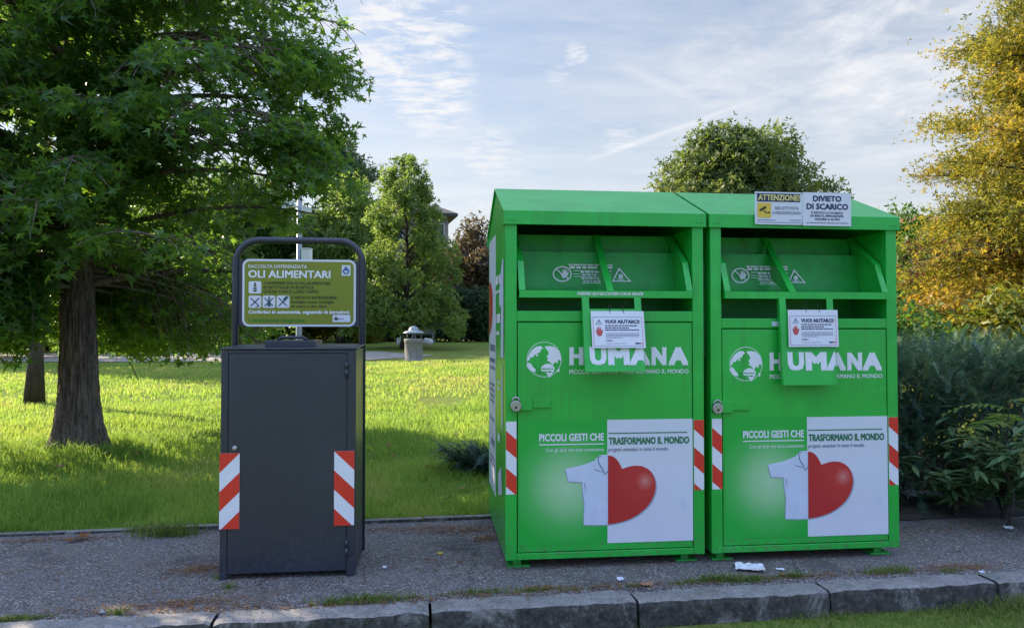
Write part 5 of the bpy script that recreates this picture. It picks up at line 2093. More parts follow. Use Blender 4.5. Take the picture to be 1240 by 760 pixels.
tree('maple_tree', 'yellow green tree behind the sweetgum at the far left edge', X_at(-40, 30), 30, 4.8, (4.2, 3.5, 3.6), 0.22, BRIGHT, 42, 1.3, 200, 0.34, 1, group=bt)
tree('maple_tree', 'yellow green tree seen between the sweetgum trunk and the oil bin', X_at(170, 40), 40, 5.2, (5.2, 3.8, 4.2), 0.26, BRIGHT, 46, 1.5, 200, 0.40, 2, group=bt)
tree('linden_tree', 'mid green tree standing left of the camera pole', X_at(285, 46), 46, 5.6, (3.8, 3.6, 4.6), 0.28, MIDGREEN, 40, 1.5, 200, 0.42, 3, group=bt)
tree('pine_tree', 'grey green pine with open crown right of the camera pole', X_at(392, 48), 48, 7.2, (3.4, 3.0, 6.0), 0.28, GREYGREEN, 44, 1.4, 200, 0.40, 4, group=bt, flat=0.6)
tree('linden_tree', 'bright leaved tree directly behind the frame of the oil bin', X_at(412, 43), 43, 5.0, (2.6, 2.4, 4.0), 0.22, BRIGHT, 40, 1.1, 190, 0.34, 19, group=bt)
tree('sapling_tree', 'thin dark stemmed young tree far behind the sweetgum trunk', -9.05, 14.2, 7.4, (1.6, 1.6, 1.5), 0.14, MIDGREEN, 20, 0.7, 200, 0.22, 5, group=bt)
tree('cypress_tree', 'feathery conical light green tree between the oil bin and the containers', X_at(490, 37), 37, 5.2, (3.1, 2.6, 4.4), 0.17, BRIGHT, 210, 0.58, 95, 0.20, 6, 'spire', group=bt)
tree('linden_tree', 'mid green tree filling the gap in front of the far house', X_at(527, 56), 56, 3.6, (2.6, 2.2, 3.0), 0.2, MIDGREEN, 34, 1.1, 190, 0.32, 20, group=bt)
tree('plum_tree', 'reddish brown leaved tree above the far hedge beside the containers', X_at(592, 50), 50, 4.6, (3.1, 2.6, 3.5), 0.22, RUST, 34, 1.2, 190, 0.38, 7, group=bt)
tree('oak_tree', 'broad rounded oak showing above the container roofs', X_at(899, 46), 46, 7.4, (5.9, 4.8, 5.1), 0.42, OAK, 110, 1.5, 270, 0.38, 8, group=bt)
tree('linden_tree', 'dark green tree standing just right of the containers behind the golden tree', X_at(1105, 26), 26, 2.9, (2.0, 1.8, 2.4), 0.16, MIDGREEN, 30, 0.8, 170, 0.26, 9, group=bt)
# bushes in the distance
tree('golden_bush', 'low yellow green bush behind the left end of the gravel path', X_at(60, 36), 36, 1.7, (3.4, 1.8, 1.8), 0.08, BRIGHT, 30, 0.9, 150, 0.30, 11, group=bt, cat='bush', share=0.4)
tree('golden_bush', 'yellow green bush behind the gravel path left of the oil bin', X_at(215, 37), 37, 2.2, (3.6, 1.8, 2.3), 0.08, BRIGHT, 30, 1.0, 150, 0.32, 12, group=bt, cat='bush', share=0.4)
tree('golden_bush', 'yellow bush seen under the olive sign behind the oil bin', X_at(335, 46), 46, 1.7, (3.3, 1.6, 1.9), 0.08, GOLDGREEN, 30, 1.0, 150, 0.32, 13, group=bt, cat='bush', share=0.4)
tree('golden_bush', 'small yellow bush beside the frame of the oil bin', X_at(437, 43), 43, 1.4, (1.3, 1.1, 1.6), 0.06, GOLDGREEN, 18, 0.7, 140, 0.28, 14, group=bt, cat='bush', share=0.4)
tree('far_hedge', 'clipped dark green hedge behind the concrete litter bin', X_at(563, 45), 45, 1.45, (3.1, 1.2, 1.5), 0.08, DARKHEDGE, 70, 0.60, 190, 0.22, 15, 'box', cat='hedge', share=0.3)
tree('far_hedge', 'dark shrubbery in the shade left of the conical tree', X_at(465, 46), 46, 1.2, (2.6, 1.1, 1.3), 0.08, DARKHEDGE, 34, 0.60, 170, 0.24, 16, 'box', cat='hedge', share=0.3)
tree('far_hedge', 'long dark hedge at the back of the lawn behind the big tree', X_at(180, 52), 52, 1.6, (13.5, 1.2, 1.7), 0.08, MIDGREEN, 150, 0.85, 120, 0.34, 17, 'box', cat='hedge', share=0.2)
tree('far_hedge', 'tall distant tree belt closing the left background', X_at(40, 66), 66, 4.6, (21, 2.4, 4.6), 0.2, BRIGHT, 150, 2.0, 130, 0.62, 18, 'box', cat='tree belt', share=0.3)

# ---- golden tree on the right
def layered_tree():
    rng = np.random.default_rng(31)
    rg = random.Random(31)
    bx, by = 10.9, 13.6
    g = terr(bx, by)
    root = empty('locust_tree', (bx, by, g - 0.03))
    mb = MB()
    pts = [(0.02 * i * i * 0.2 - 0.1 * i * 0.2, 0.1 * math.sin(i), 0.95 * i) for i in range(10)]
    mb.tube(pts, [0.19, 0.16, 0.145, 0.13, 0.115, 0.10, 0.08, 0.06, 0.04, 0.02], BARK2, 10)
    L, Lp = Leaves(), Leaves()

    def bough(z0, az, length, rise, n_cl, tone, target=L, w=0.42, leafy=1.0):
        a = Vector(pts[min(8, int(z0 / 0.95))]).lerp(Vector(pts[min(9, int(z0 / 0.95) + 1)]), (z0 / 0.95) % 1)
        d = Vector((math.cos(az), math.sin(az), 0))
        sd_ = Vector((-d.y, d.x, 0))
        m, P = 10, []
        wg = rg.uniform(-0.3, 0.3)
        for i in range(m + 1):
            s = length * i / m
            P.append(a + d * s + sd_ * wg * math.sin(s) + Vector((0, 0, rise * s - 0.05 * s * s + 0.05 * math.sin(s * 2.2))))
        mb.tube(P, [max(0.006, 0.045 * (1 - 0.9 * i / m)) for i in range(m + 1)], BARK2, 6, False)
        for c in range(n_cl):
            t = (0.25 + 0.75 * (c + rg.random()) / n_cl) * m
            i = min(m - 1, int(t))
            q = P[i].lerp(P[i + 1], t - i) + sd_ * rg.uniform(-0.75, 0.75) * (1.1 - 0.6 * t / m) + Vector((0, 0, rg.uniform(-0.12, 0.16)))
            mb.tube([P[i], P[i].lerp(q, 0.6) + Vector((0, 0, 0.03)), q], [0.009, 0.006, 0.003], BARK2, 4, False)
            n = int(rg.uniform(60, 105) * leafy)
            off = rng.normal(0, 1, (n, 3)) * vec((w * 0.60, w * 0.60, 0.13))
            pos = np.array(q)[None] + off
            nrm = vec((0, 0, 1)) + rng.normal(0, 0.55, (n, 3))
            tn = tone + rg.uniform(-0.38, 0.34)
            target.put(TUFTS[c % 4], pos, nrm, rng.uniform(0.055, 0.105, n), rng.uniform(0, 1, n) * 0.55 + 0.2 + tn, rng)
    az = 0.0
    z = 1.5
    while z < 8.3:
        ln = float(np.interp(z, [1.5, 3, 5, 7, 8.5], [3.2, 3.3, 2.9, 2.5, 1.3]))
        bough(z, az, ln * rg.uniform(0.8, 1.05), rg.uniform(0.10, 0.34), 10, 0.22 - 0.05 * z)
        az += 2.39996
        z += 0.12
    # side towards the containers
    for z0, a_, ln, ri in ((1.7, 3.3, 4.6, 0.06), (2.0, 3.7, 4.3, 0.08), (1.6, 3.0, 4.0, 0.0), (2.3, 3.45, 4.2, 0.08), (2.6, 3.15, 3.9, 0.08), (1.3, 3.5, 4.3, 0.02), (2.1, 4.1, 3.8, 0.05), (1.2, 4.2, 3.6, 0.05), (1.2, 3.15, 3.9, 0.03)):
        bough(z0, a_, ln, ri, 15, 0.20)
    for k in range(7):
        bough(2.75 + 0.2 * k, 3.35 + 0.35 * math.sin(k * 2.4), 3.7 - 0.12 * k, 0.13, 12, -0.05 + 0.1 * math.sin(k))
    bough(3.9, 3.35, 3.5, 0.30, 9, -0.12, w=0.26, leafy=0.55)
    for k in range(10):
        bough(3.6 + 0.42 * k, 3.4 + 0.8 * math.sin(k * 2.4), 2.7 - 0.09 * k, 0.30, 13, -0.02)
    bough(5.2, 3.5, 2.3, 0.4, 12, -0.08)
    bough(6.0, 3.3, 2.1, 0.4, 12, -0.08)
    bough(2.75, 3.30, 4.9, 0.16, 10, 0.0, target=Lp, w=0.30, leafy=0.4)
    mb.build('trunk', root)
    L.build('crown', GOLD, root)
    o = Lp.build('reddish_bough', PURPLE, root)
    tag(o, 'leaves turned dark red on a long low branch')
    tag(root, 'golden leaved tree with layered boughs at the right edge', 'tree')


layered_tree()
tree('spindle_bush', 'orange and yellow leaved bush above the juniper hedge next to the container', X_at(1128, 10.8), 10.8, 1.35, (0.50, 0.5, 0.62), 0.04, ORANGE, 26, 0.22, 120, 0.11, 33, group='bushes behind the juniper hedge', cat='bush', tmpl=OVAL)
tree('spindle_bush', 'green and gold bush rising behind the middle of the juniper hedge', X_at(1200, 10.0), 10.0, 1.25, (0.85, 0.7, 0.75), 0.05, GOLDGREEN, 40, 0.26, 120, 0.12, 34, group='bushes behind the juniper hedge', cat='bush', tmpl=OVAL)
tree('spindle_bush', 'dark green bush standing right behind the juniper hedge at its container end', X_at(1112, 9.2), 9.2, 0.95, (0.9, 0.6, 0.75), 0.05, MIDGREEN, 36, 0.28, 120, 0.12, 35, group='bushes behind the juniper hedge', cat='bush', tmpl=OVAL)


# ---- juniper hedge beside the containers
def spray_leaf(seed, n=9):
    rg = random.Random(seed)
    vs, fs = [], []
    for i in range(n):
        t = i / (n - 1)
        for sgn in (-1, 1):
            b = len(vs)
            o = Vector((0, t, -0.10 * t * t))
            L = 0.34 * (1 - 0.65 * t) * rg.uniform(0.8, 1.2)
            d = Vector((sgn * 0.75, 0.65, rg.uniform(-0.15, 0.25))).normalized() * L
            w = Vector((-d.y, d.x, 0)).normalized() * 0.035
            vs += [o - w, o + w, o + d]
            fs += [(b, b + 1, b + 2)]
    b = len(vs)
    vs += [Vector((-0.015, 0, 0)), Vector((0.015, 0, 0)), Vector((0, 1.12, -0.14))]
    fs += [(b, b + 1, b + 2)]
    return np.array([tuple(v) for v in vs]), np.array(fs)


SPRAYS = [spray_leaf(i) for i in range(3)]


def directed(tmpl, pos, d, up, scl, rnd, L, rng):
    """place templates whose y axis follows d"""
    y = d / np.linalg.norm(d, axis=1, keepdims=True)
    x = np.cross(y, up)
    x /= np.maximum(np.linalg.norm(x, axis=1, keepdims=True), 1e-6)
    z = np.cross(x, y)
    rot = np.stack([x, y, z], axis=2)
    V, T, Rr = instance(tmpl[0], tmpl[1], pos, rot, scl, np.clip(rnd, 0, 1))
    L.V.append(V)
    L.T.append(T + L.off)
    L.R.append(Rr)
    L.off += len(V)


def hedge():
    rng = np.random.default_rng(41)
    rg = random.Random(41)
    o = kp(3.4, 1.45)
    root = empty('juniper_hedge', (o.x, o.y, -0.02))
    root.rotation_euler = (0, 0, KYAW)
    L = Leaves()
    mb = MB()
    mb_n = 0
    for i in range(900):
        u = rg.uniform(-0.25, 5.2)
        t = rg.uniform(0.0, 2.4)
        top = 1.24 + 0.11 * noise.noise(Vector((u * 1.2, t * 1.2, 5))) + 0.06 * noise.noise(Vector((u * 4, t * 4, 2)))
        # mostly on the outer skin
        if rg.random() < 0.55:
            bulge = 0.16 * noise.noise(Vector((u * 1.4, 3, 8)))
            h = rg.uniform(0.12, top)
            t = max(0, -bulge + rg.uniform(0.0, 0.25)) + 0.12 * (h / top) ** 2
        else:
            h = top - abs(rg.gauss(0, 0.10))
        n = rg.randint(18, 30)
        c = vec((u, t, h))
        main = vec((rg.uniform(-0.7, 0.7), -0.9 if t < 0.5 else rg.uniform(-0.6, 0.4), rg.uniform(0.0, 0.8)))
        d = main[None] * 0.8 + rng.normal(0, 0.55, (n, 3))
        pos = c[None] + rng.normal(0, 0.085, (n, 3))
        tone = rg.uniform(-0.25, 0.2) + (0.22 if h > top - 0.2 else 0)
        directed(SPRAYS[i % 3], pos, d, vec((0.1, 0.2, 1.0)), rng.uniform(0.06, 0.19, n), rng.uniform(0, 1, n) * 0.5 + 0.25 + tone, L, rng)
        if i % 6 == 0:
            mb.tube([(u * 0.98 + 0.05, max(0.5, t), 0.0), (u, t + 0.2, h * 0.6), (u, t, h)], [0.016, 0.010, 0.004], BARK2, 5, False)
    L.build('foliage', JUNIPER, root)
    mb.build('stem', root)
    tag(root, 'dense dark blue green juniper hedge beside the right container', 'hedge')
    # soil under the hedge
    sb = MB()
    soil = mat('leaf_litter_soil', (0.045, 0.035, 0.028), 0.95, var=0.6, vscale=18, dirt=(0.13, 0.085, 0.05), dscale=30, damt=0.8, bump=1.0, bscale=60)
    V, F = [], []
    nu, nt = 60, 12
    for i in range(nu + 1):
        for j in range(nt + 1):
            u = 2.75 + 6.2 * i / nu
            t0 = 1.18 + 0.10 * noise.noise(Vector((u * 2.1, 0, 0)))
            t = t0 + (LAWN_T + 2.4 - t0) * j / nt
            p = kp(u, t)
            z = 0.008 + 0.03 * min(1, j) * (0.6 + noise.noise(Vector((u * 4, t * 4, 0)))) + (0 if t < LAWN_T else max(0, terr(p.x, p.y)))
            V.append((p.x, p.y, z))
    for i in range(nu):
        for j in range(nt):
            F.append((i * (nt + 1) + j, (i + 1) * (nt + 1) + j, (i + 1) * (nt + 1) + j + 1, i * (nt + 1) + j + 1))
    sb.add(V, F, soil, True)
    tag(sb.build('soil'), 'dark soil and leaf litter under the hedge', kind='structure')


hedge()


def low_juniper():
    rng = np.random.default_rng(43)
    rg = random.Random(43)
    p = at(578, 545, 7.6)
    root = empty('low_juniper', (p.x + 0.12, p.y, terr(p.x, p.y) - 0.02))
    L = Leaves()
    mb = MB()
    for i in range(34):
        a = rg.uniform(0, 2 * math.pi)
        ln = rg.uniform(0.2, 0.5)
        tip = Vector((math.cos(a) * ln, math.sin(a) * ln * 0.8, rg.uniform(0.08, 0.26)))
        mb.tube([(0, 0, 0.0), tuple(tip * 0.5 + Vector((0, 0, 0.05))), tuple(tip)], [0.012, 0.008, 0.003], BARK2, 5, False)
        n = 26
        t = rng.uniform(0.3, 1.05, n)[:, None]
        pos = np.array(tip)[None] * t + rng.normal(0, 0.035, (n, 3)) + vec((0, 0, 0.03))
        d = np.array((math.cos(a), math.sin(a), 0.25))[None] + rng.normal(0, 0.5, (n, 3))
        directed(SPRAYS[i % 3], pos, d, vec((0.1, 0.1, 1.0)), rng.uniform(0.10, 0.2, n), rng.uniform(0, 0.45, n), L, rng)
    L.build('foliage', JUNIPER, root)
    mb.build('stem', root)
    tag(root, 'small low spreading dark juniper on the lawn behind the left container', 'shrub')


low_juniper()


# ---- broad-leaved plants in front of the hedge
def lance_bush(px, py, seed, label, n_stems, hgt, spikes, spread=0.55, lean=0.0):
    rng = np.random.default_rng(seed)
    rg = random.Random(seed)
    p = ground_at(px, py)
    root = empty('butterfly_bush', (p.x, p.y, 0.0))
    mb, L = MB(), Leaves()
    tips = []
    for s in range(n_stems):
        a = rg.uniform(0, 2 * math.pi)
        out_ = Vector((math.cos(a), math.sin(a), 0))
        H = hgt * rg.uniform(0.6, 1.05)
        P, m = [], 8
        for i in range(m + 1):
            t = i / m
            P.append(out_ * spread * (0.15 * t + 0.85 * t * t) + Vector((lean * t, 0, H * (1.25 * t - 0.33 * t * t))) + Vector((rg.uniform(-1, 1), rg.uniform(-1, 1), 0)) * 0.012)
        mb.tube(P, [0.007 * (1 - 0.7 * i / m) for i in range(m + 1)], BARK2, 5, False)
        tips.append((P[-1], out_))
        for i in range(2, m + 1):
            for q in range(4 if i == m else 2):
                b = a + (math.pi / 2) * (i % 2) + math.pi * q + rg.uniform(-0.5, 0.5)
                d = vec((math.cos(b), math.sin(b), rg.uniform(-0.45, 0.25)))
                pos = np.array(P[i])[None]
                directed(NARROW, pos, d[None], vec((0.0, 0.0, 1.0)), np.array([rg.uniform(0.12, 0.22)]), np.array([rg.random()]), L, rng)
    L.build('foliage', LANCE, root)
    mb.build('stem', root)
    for k in range(spikes):
        t, out_ = tips[k % len(tips)]
        sp = Leaves()
        q0 = np.array(t) + vec((rg.uniform(-0.05, 0.05), -0.03, -0.01))
        n = 70
        tt = rng.uniform(0, 1, n)
        ln = rg.uniform(0.13, 0.19)
        r = 0.016 * (1 - 0.6 * tt)
        aa = rng.uniform(0, 2 * np.pi, n)
        pos = q0[None] + np.stack([r * np.cos(aa) + 0.02 * tt, r * np.sin(aa), -ln * tt], 1)
        sp.put(OVAL, pos, np.stack([np.cos(aa), np.sin(aa), 0.2 * np.ones(n)], 1), rng.uniform(0.014, 0.024, n), rng.uniform(0, 1, n), rng)
        sp.build('flower_spike', SPIKE, root)
    tag(root, label, 'bush', 'broad leaved bushes in front of the hedge')


lance_bush(1158, 624, 51, 'lance leaved bush with hanging pale spikes nearest the right container', 15, 0.62, 3, 0.42)
lance_bush(1215, 628, 52, 'taller lance leaved bush at the right edge beside the pinnate fronds', 18, 0.88, 2, 0.45)
lance_bush(1262, 640, 53, 'lance leaved bush half outside the right edge of the view', 14, 0.72, 1, 0.45)


def frond_plant(px, py, seed, label, n_fr, H, L_, tilt0, cat='sapling', name='ailanthus_sapling', Y=None, z0=0.0, sc_=1.0):
    """upright stem with long pinnate leaves"""
    rng = np.random.default_rng(seed)
    rg = random.Random(seed)
    p = ground_at(px, py) if Y is None else Vector((X_at(px, Y), Y, 0))
    if Y is not None:
        p.z = terr(p.x, p.y) - 0.02
    root = empty(name, (p.x, p.y, p.z))
    mb, L = MB(), Leaves()
    m = 8
    P = [Vector((0.03 * math.sin(i), 0.02 * math.cos(i * 1.7), H * i / m)) for i in range(m + 1)]
    mb.tube(P, [0.012 * sc_ * (1 - 0.7 * i / m) for i in range(m + 1)], BARK2, 6, False)
    for f in range(n_fr):
        a = tilt0 + f * 2.39996
        st = P[-1].lerp(P[-3], rg.random() * (0.2 if n_fr < 4 else 0.9))
        d = Vector((math.cos(a), math.sin(a), 0))
        sd_ = Vector((-d.y, d.x, 0))
        ln = L_ * rg.uniform(0.75, 1.1)
        Q = [st + d * ln * t + Vector((0, 0, ln * (0.42 * t - 0.55 * t * t))) for t in [i / 10 for i in range(11)]]
        mb.tube(Q, [0.004 * (1 - 0.6 * i / 10) for i in range(11)], FERN, 4, False)
        for i in range(1, 11):
            for sgn in (-1, 1):
                dd = sd_ * sgn + d * 0.35 + Vector((0, 0, rg.uniform(-0.35, 0.05)))
                directed(NARROW, np.array(Q[i])[None], np.array(dd)[None], vec((0, 0, 1.0)), np.array([ln * 0.30 * (1 - 0.4 * abs(i / 10 - 0.45))]), np.array([rg.random()]), L, rng)
    L.build('foliage', FERN if name == 'ailanthus_sapling' else MIDGREEN, root)
    mb.build('stem', root)
    tag(root, label, cat)
    return root


frond_plant(1222, 640, 61, 'young plant with long yellow green pinnate fronds before the hedge', 4, 0.98, 0.42, 2.6)
frond_plant(870, 0, 62, 'leafy shoot sticking up behind the middle of the container roofs', 7, 2.72, 0.30, 0.4, Y=7.2)
frond_plant(931, 0, 63, 'leafy shoot showing just above the warning plates', 7, 2.78, 0.34, 1.4, Y=7.2)
frond_plant(724, 0, 64, 'dark little twig showing above the left container roof', 6, 2.72, 0.20, 0.9, Y=6.9, name='privet_sapling')

# ------------------------------------------------------------------ lamp post, litter bin, bench, stones
GALV = mat('galvanised_steel', (0.27, 0.29, 0.31), 0.45, metal=0.5, var=0.12, vscale=6)
CAMW = mat('white_plastic', (0.72, 0.74, 0.76), 0.4)
GLASSDK = mat('dark_glass', (0.02, 0.02, 0.025), 0.1)


def lamp_post():
    Y = 15.0
    x = X_at(362, Y)
    g = terr(x, Y)
    root = empty('lamp_post', (x, Y, g - 0.03))
    H = at(362, 92, Y).z - g
    mb = MB()
    mb.tube([(0, 0, 0), (0, 0, 1.2), (0, 0, 1.25), (0, 0, H)], [0.075, 0.070, 0.060, 0.042], GALV, 16)
    mb.lathe([(0.14, 0.0), (0.14, 0.05), (0.08, 0.09)], GALV, n=16)
    mb.build('pole', root)
    mb = MB()
    mb.tube([(-0.10, 0, H - 0.06), (0.15, 0, H - 0.02), (0.52, 0, H + 0.02)], 0.024, GALV, 8)
    mb.build('arm', root)
    mb = MB()
    mb.prism([(0.22, -0.02), (0.62, 0.01), (0.64, 0.05), (0.54, 0.10), (0.30, 0.07)], lambda a, b, h: (a, h, H + b + 0.02), -0.13, 0.13, GALV)
    mb.rect(0.30, 0.58, -0.10, 0.10, lambda a, b: (a, -b, H - 0.002 + (a - 0.22) * 0.075), CAMW)
    mb.build('lamp_head', root, bevel=0.01, fix=False)
    for (zy, sx, az) in ((245, -1, 200), (252, 1, -25)):
        z = at(362, zy, Y).z - g
        mb = MB()
        M = Matrix.Translation((0.05 * sx, -0.03, z)) @ Matrix.Rotation(R(az), 4, 'Z') @ Matrix.Rotation(R(14), 4, 'Y')
        mb.box(0.04, 0.30, -0.055, 0.055, -0.05, 0.06, CAMW, M)
        mb.box(0.02, 0.34, -0.065, 0.065, 0.061, 0.072, CAMW, M)
        mb.tube([M @ Vector((0.301, 0, 0.005)), M @ Vector((0.312, 0, 0.005))], 0.038, GLASSDK, 12)
        mb.tube([(0, 0, z - 0.05), M @ Vector((0.06, 0, -0.05))], 0.018, CAMW, 8)
        mb.build('camera', root, bevel=0.006)
    mb = MB()
    z0, z1 = at(362, 313.5, Y).z - g, at(362, 300, Y).z - g
    mb.box(0.062, 0.24, -0.09, 0.09, z0, z1, CAMW)
    mb.box(0.055, 0.25, -0.10, 0.10, z1 + 0.001, z1 + 0.018, CAMW)
    mb.build('junction_box', root, bevel=0.008)
    tag(root, 'slim grey lamp post with two white cameras behind the oil bin', 'lamp post')


lamp_post()


def litter_bin():
    Y = 28.5
    x = X_at(501, Y)
    g = terr(x, Y)
    root = empty('litter_bin', (x, Y, g - 0.02))
    conc = mat('pale_concrete', (0.20, 0.19, 0.175), 0.9, var=0.25, vscale=9, bump=0.5, bscale=40)
    mb = MB()
    mb.lathe([(0.0, 0.0), (0.36, 0.0), (0.37, 0.03), (0.345, 0.05), (0.345, 0.70), (0.37, 0.73), (0.37, 0.82), (0.34, 0.85), (0.28, 0.85), (0.28, 0.70), (0.0, 0.70)], conc)
    mb.build('body', root)
    lid = mat('pale_lid', (0.26, 0.30, 0.31), 0.35, var=0.1)
    mb = MB()
    mb.lathe([(0.0, 1.05), (0.40, 1.05), (0.41, 1.07), (0.36, 1.12), (0.26, 1.155), (0.20, 1.16), (0.195, 1.20), (0.15, 1.28), (0.08, 1.32), (0.0, 1.335)], lid)
    l_ = mb.build('lid', root)
    for k in range(3):
        a = k * 2.094 + 0.5
        mb = MB()
        mb.tube([(0.31 * math.cos(a), 0.31 * math.sin(a), 0.84), (0.31 * math.cos(a), 0.31 * math.sin(a), 1.06)], 0.02, GALV, 8)
        mb.build('lid_support', root)
    tag(root, 'round concrete litter bin with domed lid on the far lawn', 'litter bin')


litter_bin()


def stone(px, Y, w, h, seed, label):
    x = X_at(px, Y)
    mb = MB()
    m = mat('pale_boulder', (0.62, 0.60, 0.56), 0.85, var=0.2, vscale=5, bump=0.5, bscale=12)
    V, F = [], []
    n, k = 18, 10
    for i in range(k + 1):
        f = math.pi * i / k
        for j in range(n):
            a = 2 * math.pi * j / n
            d = Vector((math.sin(f) * math.cos(a), math.sin(f) * math.sin(a), math.cos(f)))
            r = 1 + 0.28 * noise.noise(d * 1.6 + Vector((seed, 0, 0))) + 0.1 * noise.noise(d * 4 + Vector((seed, 3, 0)))
            V.append((d.x * r * w, d.y * r * w * 0.8, d.z * r * h))
    for i in range(k):
        for j in range(n):
            q = (j + 1) % n
            F.append((i * n + j, (i + 1) * n + j, (i + 1) * n + q, i * n + q))
    mb.add(V, F, m, True)
    o = mb.build('boulder')
    o.location = (x, Y, terr(x, Y) + h * 0.45)
    tag(o, label, 'boulder', 'white boulders under the conical tree')


stone(486, 41, 0.30, 0.30, 1, 'white boulder just left of the litter bin')
stone(518, 41, 0.28, 0.26, 2, 'white boulder just right of the litter bin')


def bench():
    Y = 42.5
    x = X_at(514, Y)
    g = terr(x, Y)
    root = empty('park_bench', (x, Y, g))
    wood = mat('grey_wood', (0.16, 0.15, 0.145), 0.8, var=0.25, vscale=14)
    mb = MB()
    for k in range(3):
        mb.box(-0.65, 0.65, -0.20 + 0.14 * k, -0.07 + 0.14 * k, 0.42, 0.45, wood)
    mb.build('seat', root)
    mb = MB()
    for k in range(3):
        mb.box(-0.65, 0.65, -0.27, -0.24, 0.52 + 0.14 * k, 0.64 + 0.14 * k, wood)
    mb.build('backrest', root)
    for u in (-0.55, 0.5):
        mb = MB()
        mb.box(u, u + 0.06, -0.30, -0.271, 0.0, 0.93, GALV)
        mb.box(u, u + 0.06, 0.16, 0.20, 0.0, 0.419, GALV)
        mb.box(u, u + 0.06, -0.27, 0.16, 0.385, 0.419, GALV)
        mb.build('leg', root)
    tag(root, 'grey park bench seen from behind beside the far hedge', 'bench')


bench()


# ------------------------------------------------------------------ houses in the distance
def house(name, x, y, w, d, zc, zr, wallc, roofc, label, yaw=0.0, gz=0.9, hip=0.0, win=(3, 2), tower=False):
    root = empty(name, (x, y, gz), yaw)
    wm = mat(name + '_plaster', wallc, 0.9, var=0.12, vscale=0.8)
    rm = mat(name + '_roofing', roofc, 0.85, var=0.3, vscale=2.5)
    fm_ = mat('window_frame', (0.55, 0.55, 0.53), 0.6)
    gm = mat('window_glass', (0.03, 0.04, 0.05), 0.08)
    hw, hd, zc, zr = w / 2, d / 2, zc - gz, zr - gz
    mb = MB()
    mb.box(-hw, hw, -hd, hd, -1.0, zc, wm)
    mb.build('wall', root)
    mb = MB()
    o = 0.7
    hx = hip * hw
    V = [(-hw - o, -hd - o, zc), (hw + o, -hd - o, zc), (hw + o, hd + o, zc), (-hw - o, hd + o, zc), (-hw - o + hx, 0, zr), (hw + o - hx, 0, zr)]
    V += [(a, b, c - 0.22) for a, b, c in V[:4]]
    mb.add(V, [(0, 1, 5, 4), (1, 2, 5), (2, 3, 4, 5), (3, 0, 4), (6, 7, 1, 0), (7, 8, 2, 1), (8, 9, 3, 2), (9, 6, 0, 3), (9, 8, 7, 6)], rm)
    roof = mb.build('roof', root)
    mb = MB() if name == 'villa' else None
    if mb:
        mb.box(hw * 0.25, hw * 0.25 + 0.7, -0.6, 0.1, zr - 1.0, zr + 0.7, wm)
        mb.box(hw * 0.25 - 0.1, hw * 0.25 + 0.8, -0.7, 0.2, zr + 0.701, zr + 0.82, rm)
        mb.build('chimney', roof)
    nx, nz = win
    for i in range(nx):
        for j in range(nz):
            u = -hw + (i + 0.5) * w / nx
            z = zc - 0.8 - (j + 1) * 1.5 - j * 1.5
            if z < 0.3:
                continue
            mb = MB()
            for a0, a1, b0, b1 in ((u - 0.55, u + 0.55, z + 1.42, z + 1.5), (u - 0.55, u + 0.55, z, z + 0.08), (u - 0.55, u - 0.47, z + 0.08, z + 1.42), (u + 0.47, u + 0.55, z + 0.08, z + 1.42), (u - 0.03, u + 0.03, z + 0.08, z + 1.42)):
                mb.box(a0, a1, -hd - 0.06, -hd + 0.02, b0, b1, fm_)
            wo = mb.build('window', root)
            mb = MB()
            mb.box(u - 0.47, u + 0.47, -hd - 0.012, -hd + 0.01, z + 0.08, z + 1.42, gm)
            mb.build('pane', wo)
            mb = MB()
            mb.box(u - 0.65, u + 0.65, -hd - 0.14, -hd - 0.061, z - 0.08, z - 0.002, wm)
            mb.build('sill', wo)
    tag(root, label, 'house')


house('apartment_house', X_at(494, 64), 66, 5.2, 9, 11.2, 12.7, (0.30, 0.26, 0.22), (0.06, 0.055, 0.055), 'brownish house with dark overhanging roof behind the conical tree', R(14), hip=0.5)
house('villa', X_at(1150, 44) + 3.4, 47, 11.5, 8, 7.3, 8.7, (0.62, 0.60, 0.57), (0.42, 0.15, 0.075), 'pale house with terracotta roof behind the golden tree', R(-6), hip=0.35)


# ------------------------------------------------------------------ litter and fallen leaves
def crumple(name, px, py, w, d, h, m, seed, label, cat, fold=1.0, group=None, yaw=0.0, z0=0.004):
    rg = random.Random(seed)
    p = ground_at(px, py)
    n, k = 12, 8
    V, F = [], []
    for i in range(n + 1):
        for j in range(k + 1):
            a, b = i / n - 0.5, j / k - 0.5
            edge = 1 - 0.25 * abs(noise.noise(Vector((i * 0.9, j * 0.7, seed)))) * (abs(a) + abs(b))
            z = h * (0.5 + 0.9 * noise.noise(Vector((a * 4.5, b * 4.5, seed)))) + h * 0.5 * abs(noise.noise(Vector((a * 11, b * 11, seed + 4))))
            V.append((a * w * edge, b * d * edge, max(0.0, z)))
    for i in range(n):
        for j in range(k):
            F.append((i * (k + 1) + j, (i + 1) * (k + 1) + j, (i + 1) * (k + 1) + j + 1, i * (k + 1) + j + 1))
    mb = MB()
    mb.add(V, F, m, False)
    o = mb.build(name)
    sol = o.modifiers.new('thickness', 'SOLIDIFY')
    sol.thickness = 0.0012
    o.location = (p.x, p.y, z0)
    o.rotation_euler = (0, 0, yaw)
    tag(o, label, cat, group)


